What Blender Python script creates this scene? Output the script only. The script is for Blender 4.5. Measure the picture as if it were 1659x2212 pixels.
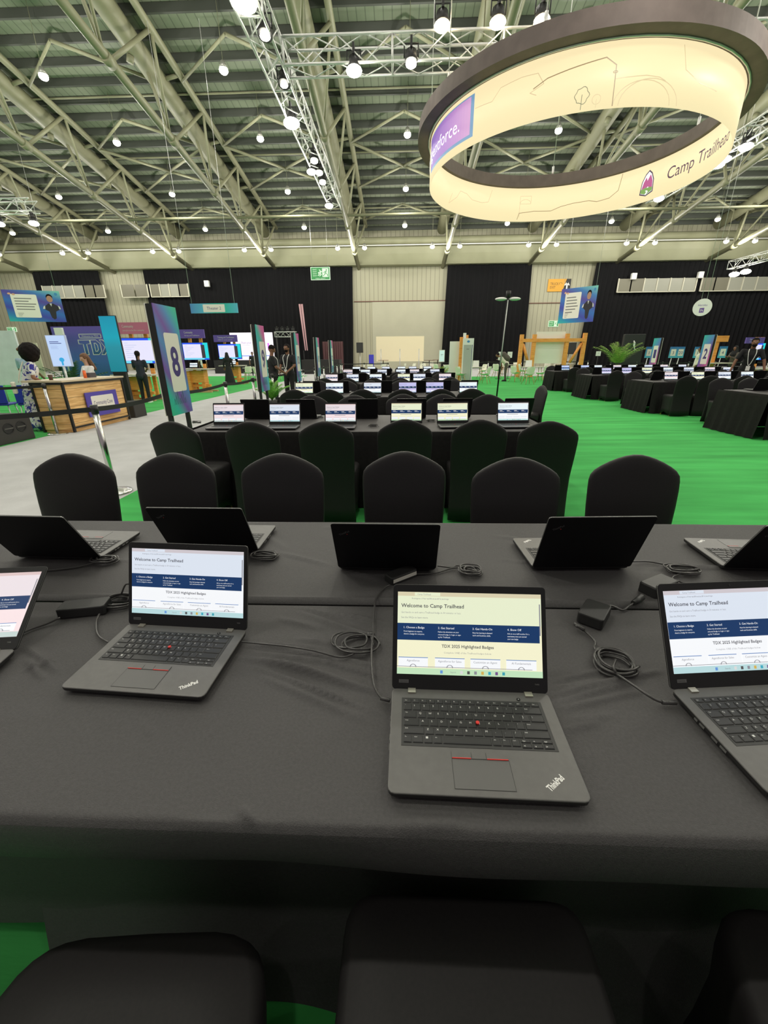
import bpy, math, random
from mathutils import Vector, Matrix, noise
random.seed(7)
for o in list(bpy.data.objects): bpy.data.objects.remove(o)
S = bpy.context.scene
COL = S.collection
PI = math.pi
R = math.radians

# ---------------------------------------------------------------- camera, world, exposure
FPX, YAW, PITCH, ROLL, EYE = 884.46, -.0382, .36693, -.00845, 1.43973
def cam_axes():
    cy, sy, cp, sp = math.cos(YAW), math.sin(YAW), math.cos(PITCH), math.sin(PITCH)
    f = Vector((sy*cp, cy*cp, -sp)); r = Vector((cy, -sy, 0)); u = r.cross(f)
    cr, sr = math.cos(ROLL), math.sin(ROLL)
    return cr*r + sr*u, -sr*r + cr*u, f
CR, CU, CF = cam_axes()
cd = bpy.data.cameras.new('camera'); cam = bpy.data.objects.new('camera', cd); COL.objects.link(cam)
cd.sensor_fit = 'HORIZONTAL'; cd.sensor_width = 36; cd.lens = FPX/1659*36
cd.clip_start = .05; cd.clip_end = 300
cam.matrix_world = Matrix(((CR.x, CU.x, -CF.x, 0), (CR.y, CU.y, -CF.y, 0), (CR.z, CU.z, -CF.z, EYE), (0, 0, 0, 1)))
S.camera = cam
def ray(px, py): return CF + CR*((px-829.5)/FPX) + CU*((1106-py)/FPX)
def at(px, py, y):                      # point of a photo pixel at distance y into the hall
    d = ray(px, py); t = y/d.y; return Vector((d.x*t, y, EYE+d.z*t))
def on(px, py, z=0.0):                  # point of a photo pixel at height z
    d = ray(px, py); t = (z-EYE)/d.z; return Vector((d.x*t, d.y*t, z))

w = bpy.data.worlds.new('world'); S.world = w; w.use_nodes = True
w.node_tree.nodes['Background'].inputs[0].default_value = (.90, .80, .80, 1)
w.node_tree.nodes['Background'].inputs[1].default_value = .32
S.view_settings.view_transform = 'Standard'; S.view_settings.look = 'None'
S.view_settings.gamma = 1; S.view_settings.use_curve_mapping = False
S.view_settings.exposure = 0.0
HALL_LAMP_W = 370          # each hanging high-bay lamp
TRUSS_LAMP_W = 110
LAMP_COL = (1.0, .955, .87)

def lamp(name, loc, power, color=LAMP_COL, radius=.18, spot=None, aim=None):
    ld = bpy.data.lights.new(name, 'SPOT' if spot else 'POINT')
    ld.energy = power; ld.color = color; ld.shadow_soft_size = radius
    if spot: ld.spot_size = spot; ld.spot_blend = .5
    o = bpy.data.objects.new(name, ld); o.location = loc; COL.objects.link(o)
    if aim: o.rotation_euler = (Vector(aim)-Vector(loc)).to_track_quat('-Z', 'Y').to_euler()
    return o
# lamps of the hall that hang outside the picture (over and behind the viewer)
for y in (-4, 2.5, 8.5, 14.5, 19.6):
    for k in range(-4, 5):
        lamp('high_bay_light', (.4+8.65*k, y, 14.3), HALL_LAMP_W)

# ---------------------------------------------------------------- materials
MATS = {}
def mat(name, col, rough=.6, metal=0, emit=0, spec=.5, noise_amt=0, nscale=20, bump=0, bscale=60, sheen=0, stretch=None):
    if name in MATS: return MATS[name]
    m = bpy.data.materials.new(name); m.use_nodes = True; nt = m.node_tree; b = nt.nodes['Principled BSDF']
    c = tuple(col)+(1,) if len(col) == 3 else col
    b.inputs['Base Color'].default_value = c; b.inputs['Roughness'].default_value = rough
    b.inputs['Metallic'].default_value = metal; b.inputs['Specular IOR Level'].default_value = spec
    if sheen: b.inputs['Sheen Weight'].default_value = sheen
    if emit:
        b.inputs['Emission Color'].default_value = c; b.inputs['Emission Strength'].default_value = emit
        b.inputs['Base Color'].default_value = (c[0]*.2, c[1]*.2, c[2]*.2, 1)
    tc = None
    if noise_amt or bump:
        tc = nt.nodes.new('ShaderNodeTexCoord'); src = tc.outputs['Object']
        if stretch:
            mp = nt.nodes.new('ShaderNodeMapping'); mp.inputs['Scale'].default_value = stretch
            nt.links.new(src, mp.inputs[0]); src = mp.outputs[0]
    if noise_amt:
        n = nt.nodes.new('ShaderNodeTexNoise'); n.inputs['Scale'].default_value = nscale; n.inputs['Detail'].default_value = 5
        nt.links.new(src, n.inputs['Vector'])
        r = nt.nodes.new('ShaderNodeValToRGB')
        r.color_ramp.elements[0].position = .3; r.color_ramp.elements[1].position = .7
        lo = [max(0, x*(1-noise_amt)) for x in c[:3]]+[1]; hi = [min(1, x*(1+noise_amt)) for x in c[:3]]+[1]
        r.color_ramp.elements[0].color = lo; r.color_ramp.elements[1].color = hi
        nt.links.new(n.outputs['Fac'], r.inputs[0]); nt.links.new(r.outputs[0], b.inputs['Base Color'])
    if bump:
        n = nt.nodes.new('ShaderNodeTexNoise'); n.inputs['Scale'].default_value = bscale; n.inputs['Detail'].default_value = 6
        nt.links.new(src, n.inputs['Vector'])
        bp = nt.nodes.new('ShaderNodeBump'); bp.inputs['Strength'].default_value = bump; bp.inputs['Distance'].default_value = .02
        nt.links.new(n.outputs['Fac'], bp.inputs['Height']); nt.links.new(bp.outputs[0], b.inputs['Normal'])
    MATS[name] = m; return m
def grad(name, stops, axis='Z', rough=.5, emit=0, tilt=0.0, bands=0):
    """printed colour gradient across a panel (position inside the panel's own bounding box)"""
    if name in MATS: return MATS[name]
    m = bpy.data.materials.new(name); m.use_nodes = True; nt = m.node_tree; b = nt.nodes['Principled BSDF']
    tc = nt.nodes.new('ShaderNodeTexCoord'); sp = nt.nodes.new('ShaderNodeSeparateXYZ'); nt.links.new(tc.outputs['Generated'], sp.inputs[0])
    ad = nt.nodes.new('ShaderNodeMath'); ad.operation = 'MULTIPLY_ADD'
    other = {'Z': 'X', 'X': 'Z', 'Y': 'Z'}[axis] if tilt >= 0 else 'Y'
    nt.links.new(sp.outputs[other], ad.inputs[0]); ad.inputs[1].default_value = abs(tilt); nt.links.new(sp.outputs[axis], ad.inputs[2])
    mxp = max(1, stops[-1][0]); stops = [(p/mxp, c) for p, c in stops]
    dv = nt.nodes.new('ShaderNodeMath'); dv.operation = 'MULTIPLY'; dv.inputs[1].default_value = 1/mxp; nt.links.new(ad.outputs[0], dv.inputs[0])
    r = nt.nodes.new('ShaderNodeValToRGB'); nt.links.new(dv.outputs[0], r.inputs[0])
    els = r.color_ramp.elements
    els[0].position, els[0].color = stops[0][0], tuple(stops[0][1])+(1,)
    els[1].position, els[1].color = stops[-1][0], tuple(stops[-1][1])+(1,)
    for p, c in stops[1:-1]:
        e = els.new(p); e.color = tuple(c)+(1,)
    nt.links.new(r.outputs[0], b.inputs['Base Color']); b.inputs['Roughness'].default_value = rough
    if emit:
        nt.links.new(r.outputs[0], b.inputs['Emission Color']); b.inputs['Emission Strength'].default_value = emit
    MATS[name] = m; return m
def wood(name, c1, c2, scale=3, plank=.12):
    if name in MATS: return MATS[name]
    m = bpy.data.materials.new(name); m.use_nodes = True; nt = m.node_tree; b = nt.nodes['Principled BSDF']
    tc = nt.nodes.new('ShaderNodeTexCoord'); mp = nt.nodes.new('ShaderNodeMapping'); mp.inputs['Scale'].default_value = (1, 1, 9)
    nt.links.new(tc.outputs['Object'], mp.inputs[0])
    n = nt.nodes.new('ShaderNodeTexNoise'); n.inputs['Scale'].default_value = scale; n.inputs['Detail'].default_value = 6; n.inputs['Distortion'].default_value = .6
    nt.links.new(mp.outputs[0], n.inputs['Vector'])
    r = nt.nodes.new('ShaderNodeValToRGB'); r.color_ramp.elements[0].position = .35; r.color_ramp.elements[1].position = .65
    r.color_ramp.elements[0].color = tuple(c1)+(1,); r.color_ramp.elements[1].color = tuple(c2)+(1,)
    nt.links.new(n.outputs['Fac'], r.inputs[0])
    sp = nt.nodes.new('ShaderNodeSeparateXYZ'); nt.links.new(tc.outputs['Object'], sp.inputs[0])
    md = nt.nodes.new('ShaderNodeMath'); md.operation = 'PINGPONG'; md.inputs[1].default_value = plank/2
    nt.links.new(sp.outputs['Z'], md.inputs[0])
    lt = nt.nodes.new('ShaderNodeMath'); lt.operation = 'GREATER_THAN'; lt.inputs[1].default_value = .004
    nt.links.new(md.outputs[0], lt.inputs[0])
    mx = nt.nodes.new('ShaderNodeMix'); mx.data_type = 'RGBA'; mx.inputs['A'].default_value = (c1[0]*.35, c1[1]*.35, c1[2]*.35, 1)
    nt.links.new(lt.outputs[0], mx.inputs['Factor']); nt.links.new(r.outputs[0], mx.inputs['B'])
    nt.links.new(mx.outputs['Result'], b.inputs['Base Color']); b.inputs['Roughness'].default_value = .55
    MATS[name] = m; return m
def corrugated(name, col, period, axis='X', depth=.5, rough=.6):
    if name in MATS: return MATS[name]
    m = bpy.data.materials.new(name); m.use_nodes = True; nt = m.node_tree; b = nt.nodes['Principled BSDF']
    b.inputs['Base Color'].default_value = tuple(col)+(1,); b.inputs['Roughness'].default_value = rough
    tc = nt.nodes.new('ShaderNodeTexCoord'); sp = nt.nodes.new('ShaderNodeSeparateXYZ'); nt.links.new(tc.outputs['Object'], sp.inputs[0])
    a = nt.nodes.new('ShaderNodeMath'); a.operation = 'PINGPONG'; a.inputs[1].default_value = period/2
    nt.links.new(sp.outputs[axis], a.inputs[0])
    g = nt.nodes.new('ShaderNodeMath'); g.operation = 'LESS_THAN'; g.inputs[1].default_value = period*.06
    nt.links.new(a.outputs[0], g.inputs[0])
    mx = nt.nodes.new('ShaderNodeMix'); mx.data_type = 'RGBA'
    mx.inputs['A'].default_value = tuple(col)+(1,); mx.inputs['B'].default_value = tuple(x*.62 for x in col)+(1,)
    nt.links.new(g.outputs[0], mx.inputs['Factor']); nt.links.new(mx.outputs['Result'], b.inputs['Base Color'])
    bp = nt.nodes.new('ShaderNodeBump'); bp.inputs['Strength'].default_value = depth; bp.inputs['Distance'].default_value = .05
    nt.links.new(a.outputs[0], bp.inputs['Height']); nt.links.new(bp.outputs[0], b.inputs['Normal'])
    MATS[name] = m; return m

M_cloth = mat('black_tablecloth', (.067, .064, .065), .6, spec=.35, noise_amt=.12, nscale=180, bump=.25, bscale=500)
M_drape = mat('shaded_cloth_sides', (.016, .015, .015), .8, spec=.12, noise_amt=.15, nscale=30)  # hanging sides of the tablecloths, their shade put in as a darker tone
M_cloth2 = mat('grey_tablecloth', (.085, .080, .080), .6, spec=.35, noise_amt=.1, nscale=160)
M_chair = mat('black_stretch_fabric', (.017, .0155, .016), .52, spec=.3, noise_amt=.12, nscale=160)
M_brass = mat('brass_leg', (.75, .50, .16), .35, .6)
M_lapbase = mat('charcoal_laptop_body', (.125, .122, .118), .42, .2, noise_amt=.06, nscale=60)
M_lapdark = mat('matte_black_plastic', (.013, .013, .014), .5, spec=.3)
M_lapside = mat('dark_laptop_edge', (.02, .02, .02), .45)
M_lidback = mat('black_lid_cover', (.006, .006, .007), .5, spec=.22)
M_edge = mat('light_lid_edge', (.28, .28, .27), .35, .6)
M_key = mat('black_key', (.016, .016, .017), .38, spec=.5)
M_legend = mat('white_print', (.85, .85, .82), .5)
M_silver = mat('silver_logo', (.82, .82, .80), .35, .15)
M_hinge = mat('hinge_metal', (.55, .52, .45), .3, .8)
M_red = mat('red_rubber', (.75, .04, .03), .5)
M_cable = mat('black_cable', (.055, .053, .052), .28)
M_brick = mat('adapter_black', (.022, .022, .022), .45)
M_white = mat('white_plastic', (.88, .88, .84), .4)
M_steel = mat('polished_steel', (.62, .62, .60), .2, 1)
M_alu = mat('aluminium_tube', (.68, .68, .66), .35, .55)
M_black = mat('black_paint', (.012, .012, .012), .5)
M_belt = mat('black_belt_webbing', (.018, .018, .018), .7)
M_truss = mat('grey_green_paint', (.22, .22, .135), .5, noise_amt=.06, nscale=2)
M_purlin = mat('shaded_purlin', (.05, .055, .045), .6)  # shade on the beams put into a darker colour than the deck
M_curtain = mat('black_curtain', (.010, .010, .011), .85, spec=.1)
M_wallw = corrugated('cream_corrugated_wall', (.42, .405, .29), .45)
M_door = mat('cream_door_panel', (.46, .45, .335), .55, noise_amt=.03, nscale=1)
M_orange = wood('orange_timber', (.78, .30, .05), (.92, .42, .10), 3, 5)
M_wood = wood('pine_boards', (.66, .36, .12), (.92, .60, .26), 2.2, .17)
M_woodleg = mat('beech_leg', (.62, .42, .20), .5)
M_shell = mat('white_shell_plastic', (.90, .88, .74), .4)
M_skin = mat('skin_brown', (.25, .12, .07), .6); M_skinl = mat('skin_light', (.62, .36, .26), .6)
M_hairb = mat('black_hair', (.010, .007, .007), .75, spec=.15, noise_amt=.4, nscale=60, bump=.3, bscale=120)
M_hairbr = mat('brown_hair', (.16, .075, .035), .55, noise_amt=.35, nscale=50)
def em(name, col, s=1.0): return mat(name, col, .4, emit=s)

# ---------------------------------------------------------------- mesh building
TEXT = {}
def text_mesh(s, res=2, bold=0):
    if (s, res, bold) in TEXT: return TEXT[(s, res, bold)]
    cu = bpy.data.curves.new('t', 'FONT'); cu.body = s; cu.size = 1; cu.resolution_u = res; cu.fill_mode = 'FRONT'; cu.offset = bold
    o = bpy.data.objects.new('t', cu); COL.objects.link(o); bpy.context.view_layer.update()
    ev = o.evaluated_get(bpy.context.evaluated_depsgraph_get()); me = ev.to_mesh()
    v = [(p.co.x, p.co.y) for p in me.vertices]; f = [tuple(p.vertices) for p in me.polygons]
    ev.to_mesh_clear(); bpy.data.objects.remove(o); bpy.data.curves.remove(cu)
    xs = [p[0] for p in v] or [0]
    TEXT[(s, res, bold)] = (v, f, min(xs), max(xs)); return TEXT[(s, res, bold)]

class MB:
    def __init__(self): self.v = []; self.f = []; self.m = []; self.sm = []; self.mats = []
    def mi(self, m):
        if m not in self.mats: self.mats.append(m)
        return self.mats.index(m)
    def add(self, vs, fs, m, smooth=False):
        b = len(self.v); k = self.mi(m); self.v += [tuple(p) for p in vs]
        for f in fs: self.f.append(tuple(b+i for i in f)); self.m.append(k); self.sm.append(smooth)
    def box(self, c, s, m, rot=0, mtx=None):
        cx, cy, cz = c; a, b, d = s[0]/2, s[1]/2, s[2]/2; ca, sa = math.cos(rot), math.sin(rot); vs = []
        for x in (-a, a):
            for y in (-b, b):
                for z in (-d, d): vs.append(Vector((cx+x*ca-y*sa, cy+x*sa+y*ca, cz+z)))
        if mtx: vs = [mtx @ p for p in vs]
        self.add(vs, [(0, 1, 3, 2), (4, 6, 7, 5), (0, 4, 5, 1), (2, 3, 7, 6), (0, 2, 6, 4), (1, 5, 7, 3)], m); return self
    def bevbox(self, c, s, m, r=.01, rot=0, seg=3, taper=0):
        """box with rounded vertical edges and softened top"""
        x, y, z = s[0]/2, s[1]/2, s[2]; rings = []
        for (dz, ins) in ((0, r*.3+taper), (r*.3, taper), (z-r*.5, 0), (z-r*.15, r*.15), (z, r*.5)):
            ring = []
            for (sx, sy, a0) in ((1, 1, 0), (-1, 1, 90), (-1, -1, 180), (1, -1, 270)):
                for k in range(seg+1):
                    a = R(a0+90*k/seg); ring.append((sx*(x-r)+(r-ins)*math.cos(a), sy*(y-r)+(r-ins)*math.sin(a), dz))
            rings.append(ring)
        ca, sa = math.cos(rot), math.sin(rot)
        rings = [[(c[0]+p[0]*ca-p[1]*sa, c[1]+p[0]*sa+p[1]*ca, c[2]+p[2]) for p in g] for g in rings]
        self.loft(rings, m, smooth=False); return self
    def loft(self, rings, m, closed=True, caps=True, smooth=True):
        n = len(rings[0]); vs = [p for g in rings for p in g]; fs = []
        for i in range(len(rings)-1):
            for j in range(n if closed else n-1):
                a = i*n+j; b = i*n+(j+1) % n; fs.append((a, b, b+n, a+n))
        if caps and closed: fs.append(tuple(range(n-1, -1, -1))); fs.append(tuple((len(rings)-1)*n+j for j in range(n)))
        self.add(vs, fs, m, smooth); return self
    def cyl(self, p0, p1, r0, m, r1=None, n=12, caps=True):
        r1 = r0 if r1 is None else r1; p0 = Vector(p0); p1 = Vector(p1); d = (p1-p0)
        if d.length < 1e-6: return self
        q = d.to_track_quat('Z', 'Y'); rings = []
        for p, r in ((p0, r0), (p1, r1)):
            rings.append([p+q @ Vector((r*math.cos(2*PI*k/n), r*math.sin(2*PI*k/n), 0)) for k in range(n)])
        b = len(self.f); self.loft(rings, m, caps=caps); 
        if caps: self.sm[-1] = False; self.sm[-2] = False
        return self
    def tube(self, pts, r, m, n=8, sub=4, closed=False):
        P = [Vector(p) for p in pts]
        if sub > 1:
            Q = []; L = len(P)
            for i in range(L if closed else L-1):
                g = (lambda k: P[k % L]) if closed else (lambda k: P[max(0, min(L-1, k))])
                a, b, c, d = g(i-1), g(i), g(i+1), g(i+2)
                for k in range(sub):
                    t = k/sub; Q.append(.5*((2*b)+(c-a)*t+(2*a-5*b+4*c-d)*t*t+(3*b-a-3*c+d)*t**3))
            if not closed: Q.append(P[-1])
            P = Q
        rings = []; up = Vector((0, 0, 1)); L = len(P)
        for i, p in enumerate(P):
            t = (P[(i+1) % L]-P[i-1]) if closed else (P[min(i+1, L-1)]-P[max(i-1, 0)])
            if t.length < 1e-9: t = Vector((1, 0, 0))
            t.normalize(); s = t.cross(up)
            if s.length < .05: s = t.cross(Vector((0, 1, 0)))
            s.normalize(); u = s.cross(t)
            rings.append([p+r*(math.cos(2*PI*k/n)*s+math.sin(2*PI*k/n)*u) for k in range(n)])
        if closed: rings.append(rings[0])
        self.loft(rings, m, caps=not closed); return self
    def sphere(self, c, r, m, sc=(1, 1, 1), n=14, mtx=None):
        rings = []
        for i in range(1, n//2+1):
            a = PI*i/(n//2+1); rings.append([Vector((r*sc[0]*math.sin(a)*math.cos(2*PI*k/n), r*sc[1]*math.sin(a)*math.sin(2*PI*k/n), -r*sc[2]*math.cos(a))) for k in range(n)])
        if mtx: rings = [[mtx @ p for p in g] for g in rings]
        c = Vector(c); rings = [[c+p for p in g] for g in rings]
        self.loft(rings, m); return self
    def capsule(self, p0, p1, r0, r1, m, n=10):
        p0 = Vector(p0); p1 = Vector(p1); self.sphere(p0, r0, m, n=n); self.sphere(p1, r1, m, n=n); self.cyl(p0, p1, r0, m, r1, n=n); return self
    def grid(self, fn, nu, nv, m, smooth=True):
        vs = [fn(i/nu, j/nv) for j in range(nv+1) for i in range(nu+1)]
        fs = [(j*(nu+1)+i, j*(nu+1)+i+1, (j+1)*(nu+1)+i+1, (j+1)*(nu+1)+i) for j in range(nv) for i in range(nu)]
        self.add(vs, fs, m, smooth); return self
    def prism(self, poly, fn, t, m):
        """poly of 2D points mapped by fn(x,y,depth); thickness t"""
        n = len(poly); vs = [fn(x, y, 0) for x, y in poly]+[fn(x, y, -t) for x, y in poly]
        fs = [tuple(range(n)), tuple(range(2*n-1, n-1, -1))]+[(i, i+n, (i+1) % n+n, (i+1) % n) for i in range(n)]
        self.add(vs, fs, m); return self
    def build(self, name, parent=None, loc=None, rotz=0):
        me = bpy.data.meshes.new(name); me.from_pydata([tuple(p) for p in self.v], [], self.f)
        for m in self.mats: me.materials.append(m)
        me.polygons.foreach_set('material_index', self.m); me.polygons.foreach_set('use_smooth', self.sm); me.update()
        o = bpy.data.objects.new(name, me); COL.objects.link(o)
        if parent: o.parent = parent
        if loc is not None: o.location = loc
        if rotz: o.rotation_euler.z = rotz
        return o

class Sheet:
    """flat (or wrapped) print: 2D shapes laid in thin layers on a surface given by fn(x, y, layer_height)"""
    def __init__(self, mb, fn, dl=.0008): self.mb = mb; self.fn = fn; self.dl = dl
    def poly(self, pts, m, l=1): self.mb.add([self.fn(x, y, l*self.dl) for x, y in pts], [tuple(range(len(pts)))], m)
    def rect(self, x0, y0, x1, y1, m, l=1, n=1):
        if x1 < x0: x0, x1 = x1, x0
        if y1 < y0: y0, y1 = y1, y0
        for i in range(n):
            a = x0+(x1-x0)*i/n; b = x0+(x1-x0)*(i+1)/n; self.poly([(a, y0), (b, y0), (b, y1), (a, y1)], m, l)
    def rrect(self, x0, y0, x1, y1, r, m, l=1):
        if y1 < y0: y0, y1 = y1, y0
        p = []
        for cx, cy, a0 in ((x1-r, y1-r, 0), (x0+r, y1-r, 90), (x0+r, y0+r, 180), (x1-r, y0+r, 270)):
            for k in range(5): a = R(a0+22.5*k); p.append((cx+r*math.cos(a), cy+r*math.sin(a)))
        self.poly(p, m, l)
    def disc(self, x, y, r, m, l=1, n=20, sy=1): self.poly([(x+r*math.cos(2*PI*k/n), y+r*sy*math.sin(2*PI*k/n)) for k in range(n)], m, l)
    def line(self, pts, w, m, l=1):
        for (a, b), (c, d) in zip(pts[:-1], pts[1:]):
            L = math.hypot(c-a, d-b) or 1; nx, ny = -(d-b)/L*w/2, (c-a)/L*w/2; ex, ey = (c-a)/L*w/3, (d-b)/L*w/3
            self.poly([(a-nx-ex, b-ny-ey), (c-nx+ex, d-ny+ey), (c+nx+ex, d+ny+ey), (a+nx-ex, b+ny-ey)], m, l)
    def arc(self, cx, cy, r, a0, a1, w, m, l=1, n=14, sy=1):
        self.line([(cx+r*math.cos(R(a0+(a1-a0)*k/n)), cy+sy*r*math.sin(R(a0+(a1-a0)*k/n))) for k in range(n+1)], w, m, l)
    def text(self, s, x, y, h, m, align='l', l=1, width=None, res=2, slant=0, bold=0):
        v, f, x0, x1 = text_mesh(s, res, bold); k = h/.685; kx = k if not width else width/(x1-x0)
        off = {'l': -x0, 'c': -(x0+x1)/2, 'r': -x1}[align]
        self.mb.add([self.fn(x+(p[0]+off)*kx+slant*p[1]*k, y+p[1]*k, l*self.dl) for p in v], f, m)

def empty(name, loc=(0, 0, 0), rotz=0):
    o = bpy.data.objects.new(name, None); o.location = loc; o.rotation_euler.z = rotz; COL.objects.link(o); o.empty_display_size = .1; return o
def tag(o, label, cat, group=None, kind=None):
    o['label'] = label; o['category'] = cat
    if group: o['group'] = group
    if kind: o['kind'] = kind
    return o
def struct(o): o['kind'] = 'structure'; return o
KIDS = {}
def copy_tree(o, parent=None):
    c = o.copy(); COL.objects.link(c); c.parent = parent
    for ch in list(o.children): copy_tree(ch, c)
    return c
ORD = ['first', 'second', 'third', 'fourth', 'fifth', 'sixth', 'seventh', 'eighth', 'ninth', 'tenth', 'eleventh', 'twelfth']
def planefn(org, u, v):
    org = Vector(org); u = Vector(u).normalized(); v = Vector(v).normalized(); n = u.cross(v)
    return lambda x, y, l: org+u*x+v*y+n*l

# ================================================================ SETTING
M_floor = mat('concrete_floor', (.50, .50, .49), .8, noise_amt=.06, nscale=2)
M_green = mat('green_carpet', (.065, .43, .10), .9, spec=.15, noise_amt=.22, nscale=1.6, bump=.5, bscale=3, stretch=(.35, 2.2, 1))
M_greycar = mat('light_grey_carpet', (.56, .56, .56), .9, spec=.15, noise_amt=.07, nscale=2.5, bump=.35, bscale=5)
WY = 48.0
MB().box((0, 19, -.106), (124, 62, .2), M_floor).build('floor').__setitem__('kind', 'structure')
def carpet(x0, x1, y0, y1, m, label, name):
    o = MB().box(((x0+x1)/2, (y0+y1)/2, -.003), (x1-x0, y1-y0, .006), m).build(name); return tag(o, label, 'carpet')
carpet(-3.02, 60, -2, 29.5, M_green, 'bright green carpet under the rows of black laptop tables and white chairs', 'green_carpet')
carpet(-60, -6.9, -2, 32.5, M_green, 'bright green carpet on the left under the wooden counter and screens', 'green_carpet')
carpet(-6.896, -3.024, -2, 32.5, M_greycar, 'light grey aisle carpet between the rope barrier and the wooden counter', 'aisle_carpet')
carpet(-60, 60, 32.504, 41, M_greycar, 'light grey cross aisle carpet far away in front of the black curtains', 'aisle_carpet')
carpet(-3.02, 60, 29.504, 32.5, M_greycar, 'narrow pale carpet strip behind the white chairs and tables', 'aisle_carpet')

b = MB(); b.box((0, WY+.15, 6.6), (124, .3, 13.2), M_wallw); struct(b.build('wall_back'))
struct(MB().box((.93, WY-.04, 3.3), (7.65, .06, 6.6), M_door).build('door_1'))
struct(MB().box((0, WY-.05, 6.66), (9.6, .08, .07), mat('red_brown_trim', (.16, .06, .04), .5)).build('trim_1'))
struct(MB().box((16.4, WY-.05, 6.3), (6.4, .08, .07), MATS['red_brown_trim']).build('trim_2'))
for i, x in enumerate((-61, 61)):
    struct(MB().box((x, 19, 6.6), (.3, 58, 13.2), M_wallw).build('wall_left' if i == 0 else 'wall_right'))
# eaves gutter box and tube above the far wall
M_gut = mat('pale_gutter_sheet', (.30, .30, .19), .5, noise_amt=.04, nscale=1)
g = MB(); g.loft([[(x, WY-.02, 9.8), (x, WY-1.0, 9.82), (x, WY-1.25, 10.7), (x, WY-1.35, 11.25), (x, WY-1.1, 11.45), (x, WY-.02, 11.5)] for x in (-60, 60)], M_gut, smooth=False)
struct(g.build('trim_3'))
struct(MB().cyl((-60, WY-.9, 11.85), (60, WY-.9, 11.85), .36, M_gut, n=16).build('trim_4'))
struct(MB().cyl((-60, WY-1.45, 11.4), (60, WY-1.45, 11.4), .05, M_white, n=8).build('trim_5'))

# roof deck with purlins
SL = .155
def roofz(y): return 12.95+SL*(WY-y)
M_deck = corrugated('grey_green_roof_sheet', (.215, .24, .175), .42, 'X', .4)
d = MB(); d.loft([[(x, WY+.3, roofz(WY+.3)+.02), (x, -14, roofz(-14)+.02), (x, -14, roofz(-14)+.2), (x, WY+.3, roofz(WY+.3)+.2)] for x in (-62, 62)], M_deck, smooth=False)
deck = struct(d.build('ceiling'))
y = WY-.9
while y > 6:
    z = roofz(y)
    MB().box((0, y, z-.17), (122, .13, .34), M_purlin).build('purlin', deck); y -= 1.28
for y in (42.6, 35.2, 29.8):
    MB().cyl((-60, y, roofz(y)-.45), (60, y, roofz(y)-.45), .05, M_truss, n=6).build('conduit', deck)

# roof trusses
TX = [-4.2+8.55*k for k in range(-5, 6)]
def chz(z48, y): return z48+SL*(WY-y)
def make_truss():
    t = empty('roof_truss')
    A = lambda y: Vector((0, y, chz(9.72, y))); Bg = lambda y: Vector((-.35, y, chz(12.35, y))); Bt = lambda y: Vector((.95, y, chz(12.45, y)))
    MB().cyl(A(WY-.05), A(4), .2, M_truss, n=14).build('bottom_chord', t)
    MB().cyl(Bg(WY-1.6), Bg(4), .47, M_truss, n=20).build('main_tube', t)
    MB().cyl(Bt(WY-2.2), Bt(4), .17, M_truss, n=12).build('top_chord', t)
    ys = [44.2-5.2*i for i in range(8)]
    for y in ys:
        MB().cyl(A(y), Bt(y+2.4 if y < 43 else y+1), .1, M_truss, n=8).cyl(A(y-.4), Bt(y-2.8), .075, M_truss, n=8).build('web_brace', t)
        MB().cyl(A(y-.3), Bg(y-1.4), .085, M_truss, n=8).build('web_brace', t)
        MB().cyl(Bg(y), Bt(y-.2), .1, M_truss, n=8).build('strut', t)
        q = A(y)+Vector((0, -.15, 0)); MB().cyl(q+Vector((0, -.22, .034)), q+Vector((0, .3, -.045)), .24, M_truss, n=14).build('joint_sleeve', t)
        q = Bg(y-2.2)+Vector((-.2, 0, -.42)); MB().cyl(q, q+Vector((-.1, .02, -.28)), .16, M_truss, n=10).build('bracket', t)
    return t
tr0 = None
names = ['far left', 'second from the left', 'third from the left', 'fourth from the left', 'fifth from the left, left of centre', 'sixth from the left, beside the cream wall', 'seventh from the left, behind the ring', 'eighth from the left, right of the ring', 'ninth from the left', 'tenth from the left', 'far right']
for k, x in enumerate(TX):
    t = tr0 = make_truss() if tr0 is None else tr0
    if k: t = copy_tree(tr0)
    t.location = (x, 0, 0)
    tag(t, 'grey green tubular roof truss, '+names[k], 'truss', 'roof trusses')
# bracing between the trusses
bt = MB()
for i in range(7):
    y = 44.2-5.2*i
    for k, x in enumerate(TX[:-1]):
        bt.cyl((x+.95, y, chz(12.3, y)), (x+4.4, y-2.6, chz(12.3, y-2.6)), .075, M_truss, n=6)
        bt.cyl((x+8.2, y, chz(12.3, y)), (x+4.4, y-2.6, chz(12.3, y-2.6)), .085, M_truss, n=6)
        if i % 3 == 1: bt.cyl((x+4.4, y-2.6, chz(12.3, y-2.6)), (x+8.2, y-5.2, chz(12.3, y-5.2)), .085, M_truss, n=6).cyl((x+4.4, y-2.6, chz(12.3, y-2.6)), (x+.95, y-5.2, chz(12.3, y-5.2)), .085, M_truss, n=6)
tag(bt.build('roof_bracing'), 'thin grey green tubes crossing in X shapes between the roof trusses', 'bracing', kind='structure')
tt = MB().cyl((-60, 37.2, 11.4), (60, 37.2, 11.4), .1, M_truss, n=8); tag(tt.build('tie_tube'), 'long straight horizontal tube crossing all the roof trusses near the far wall', 'tube', kind='structure')

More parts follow.
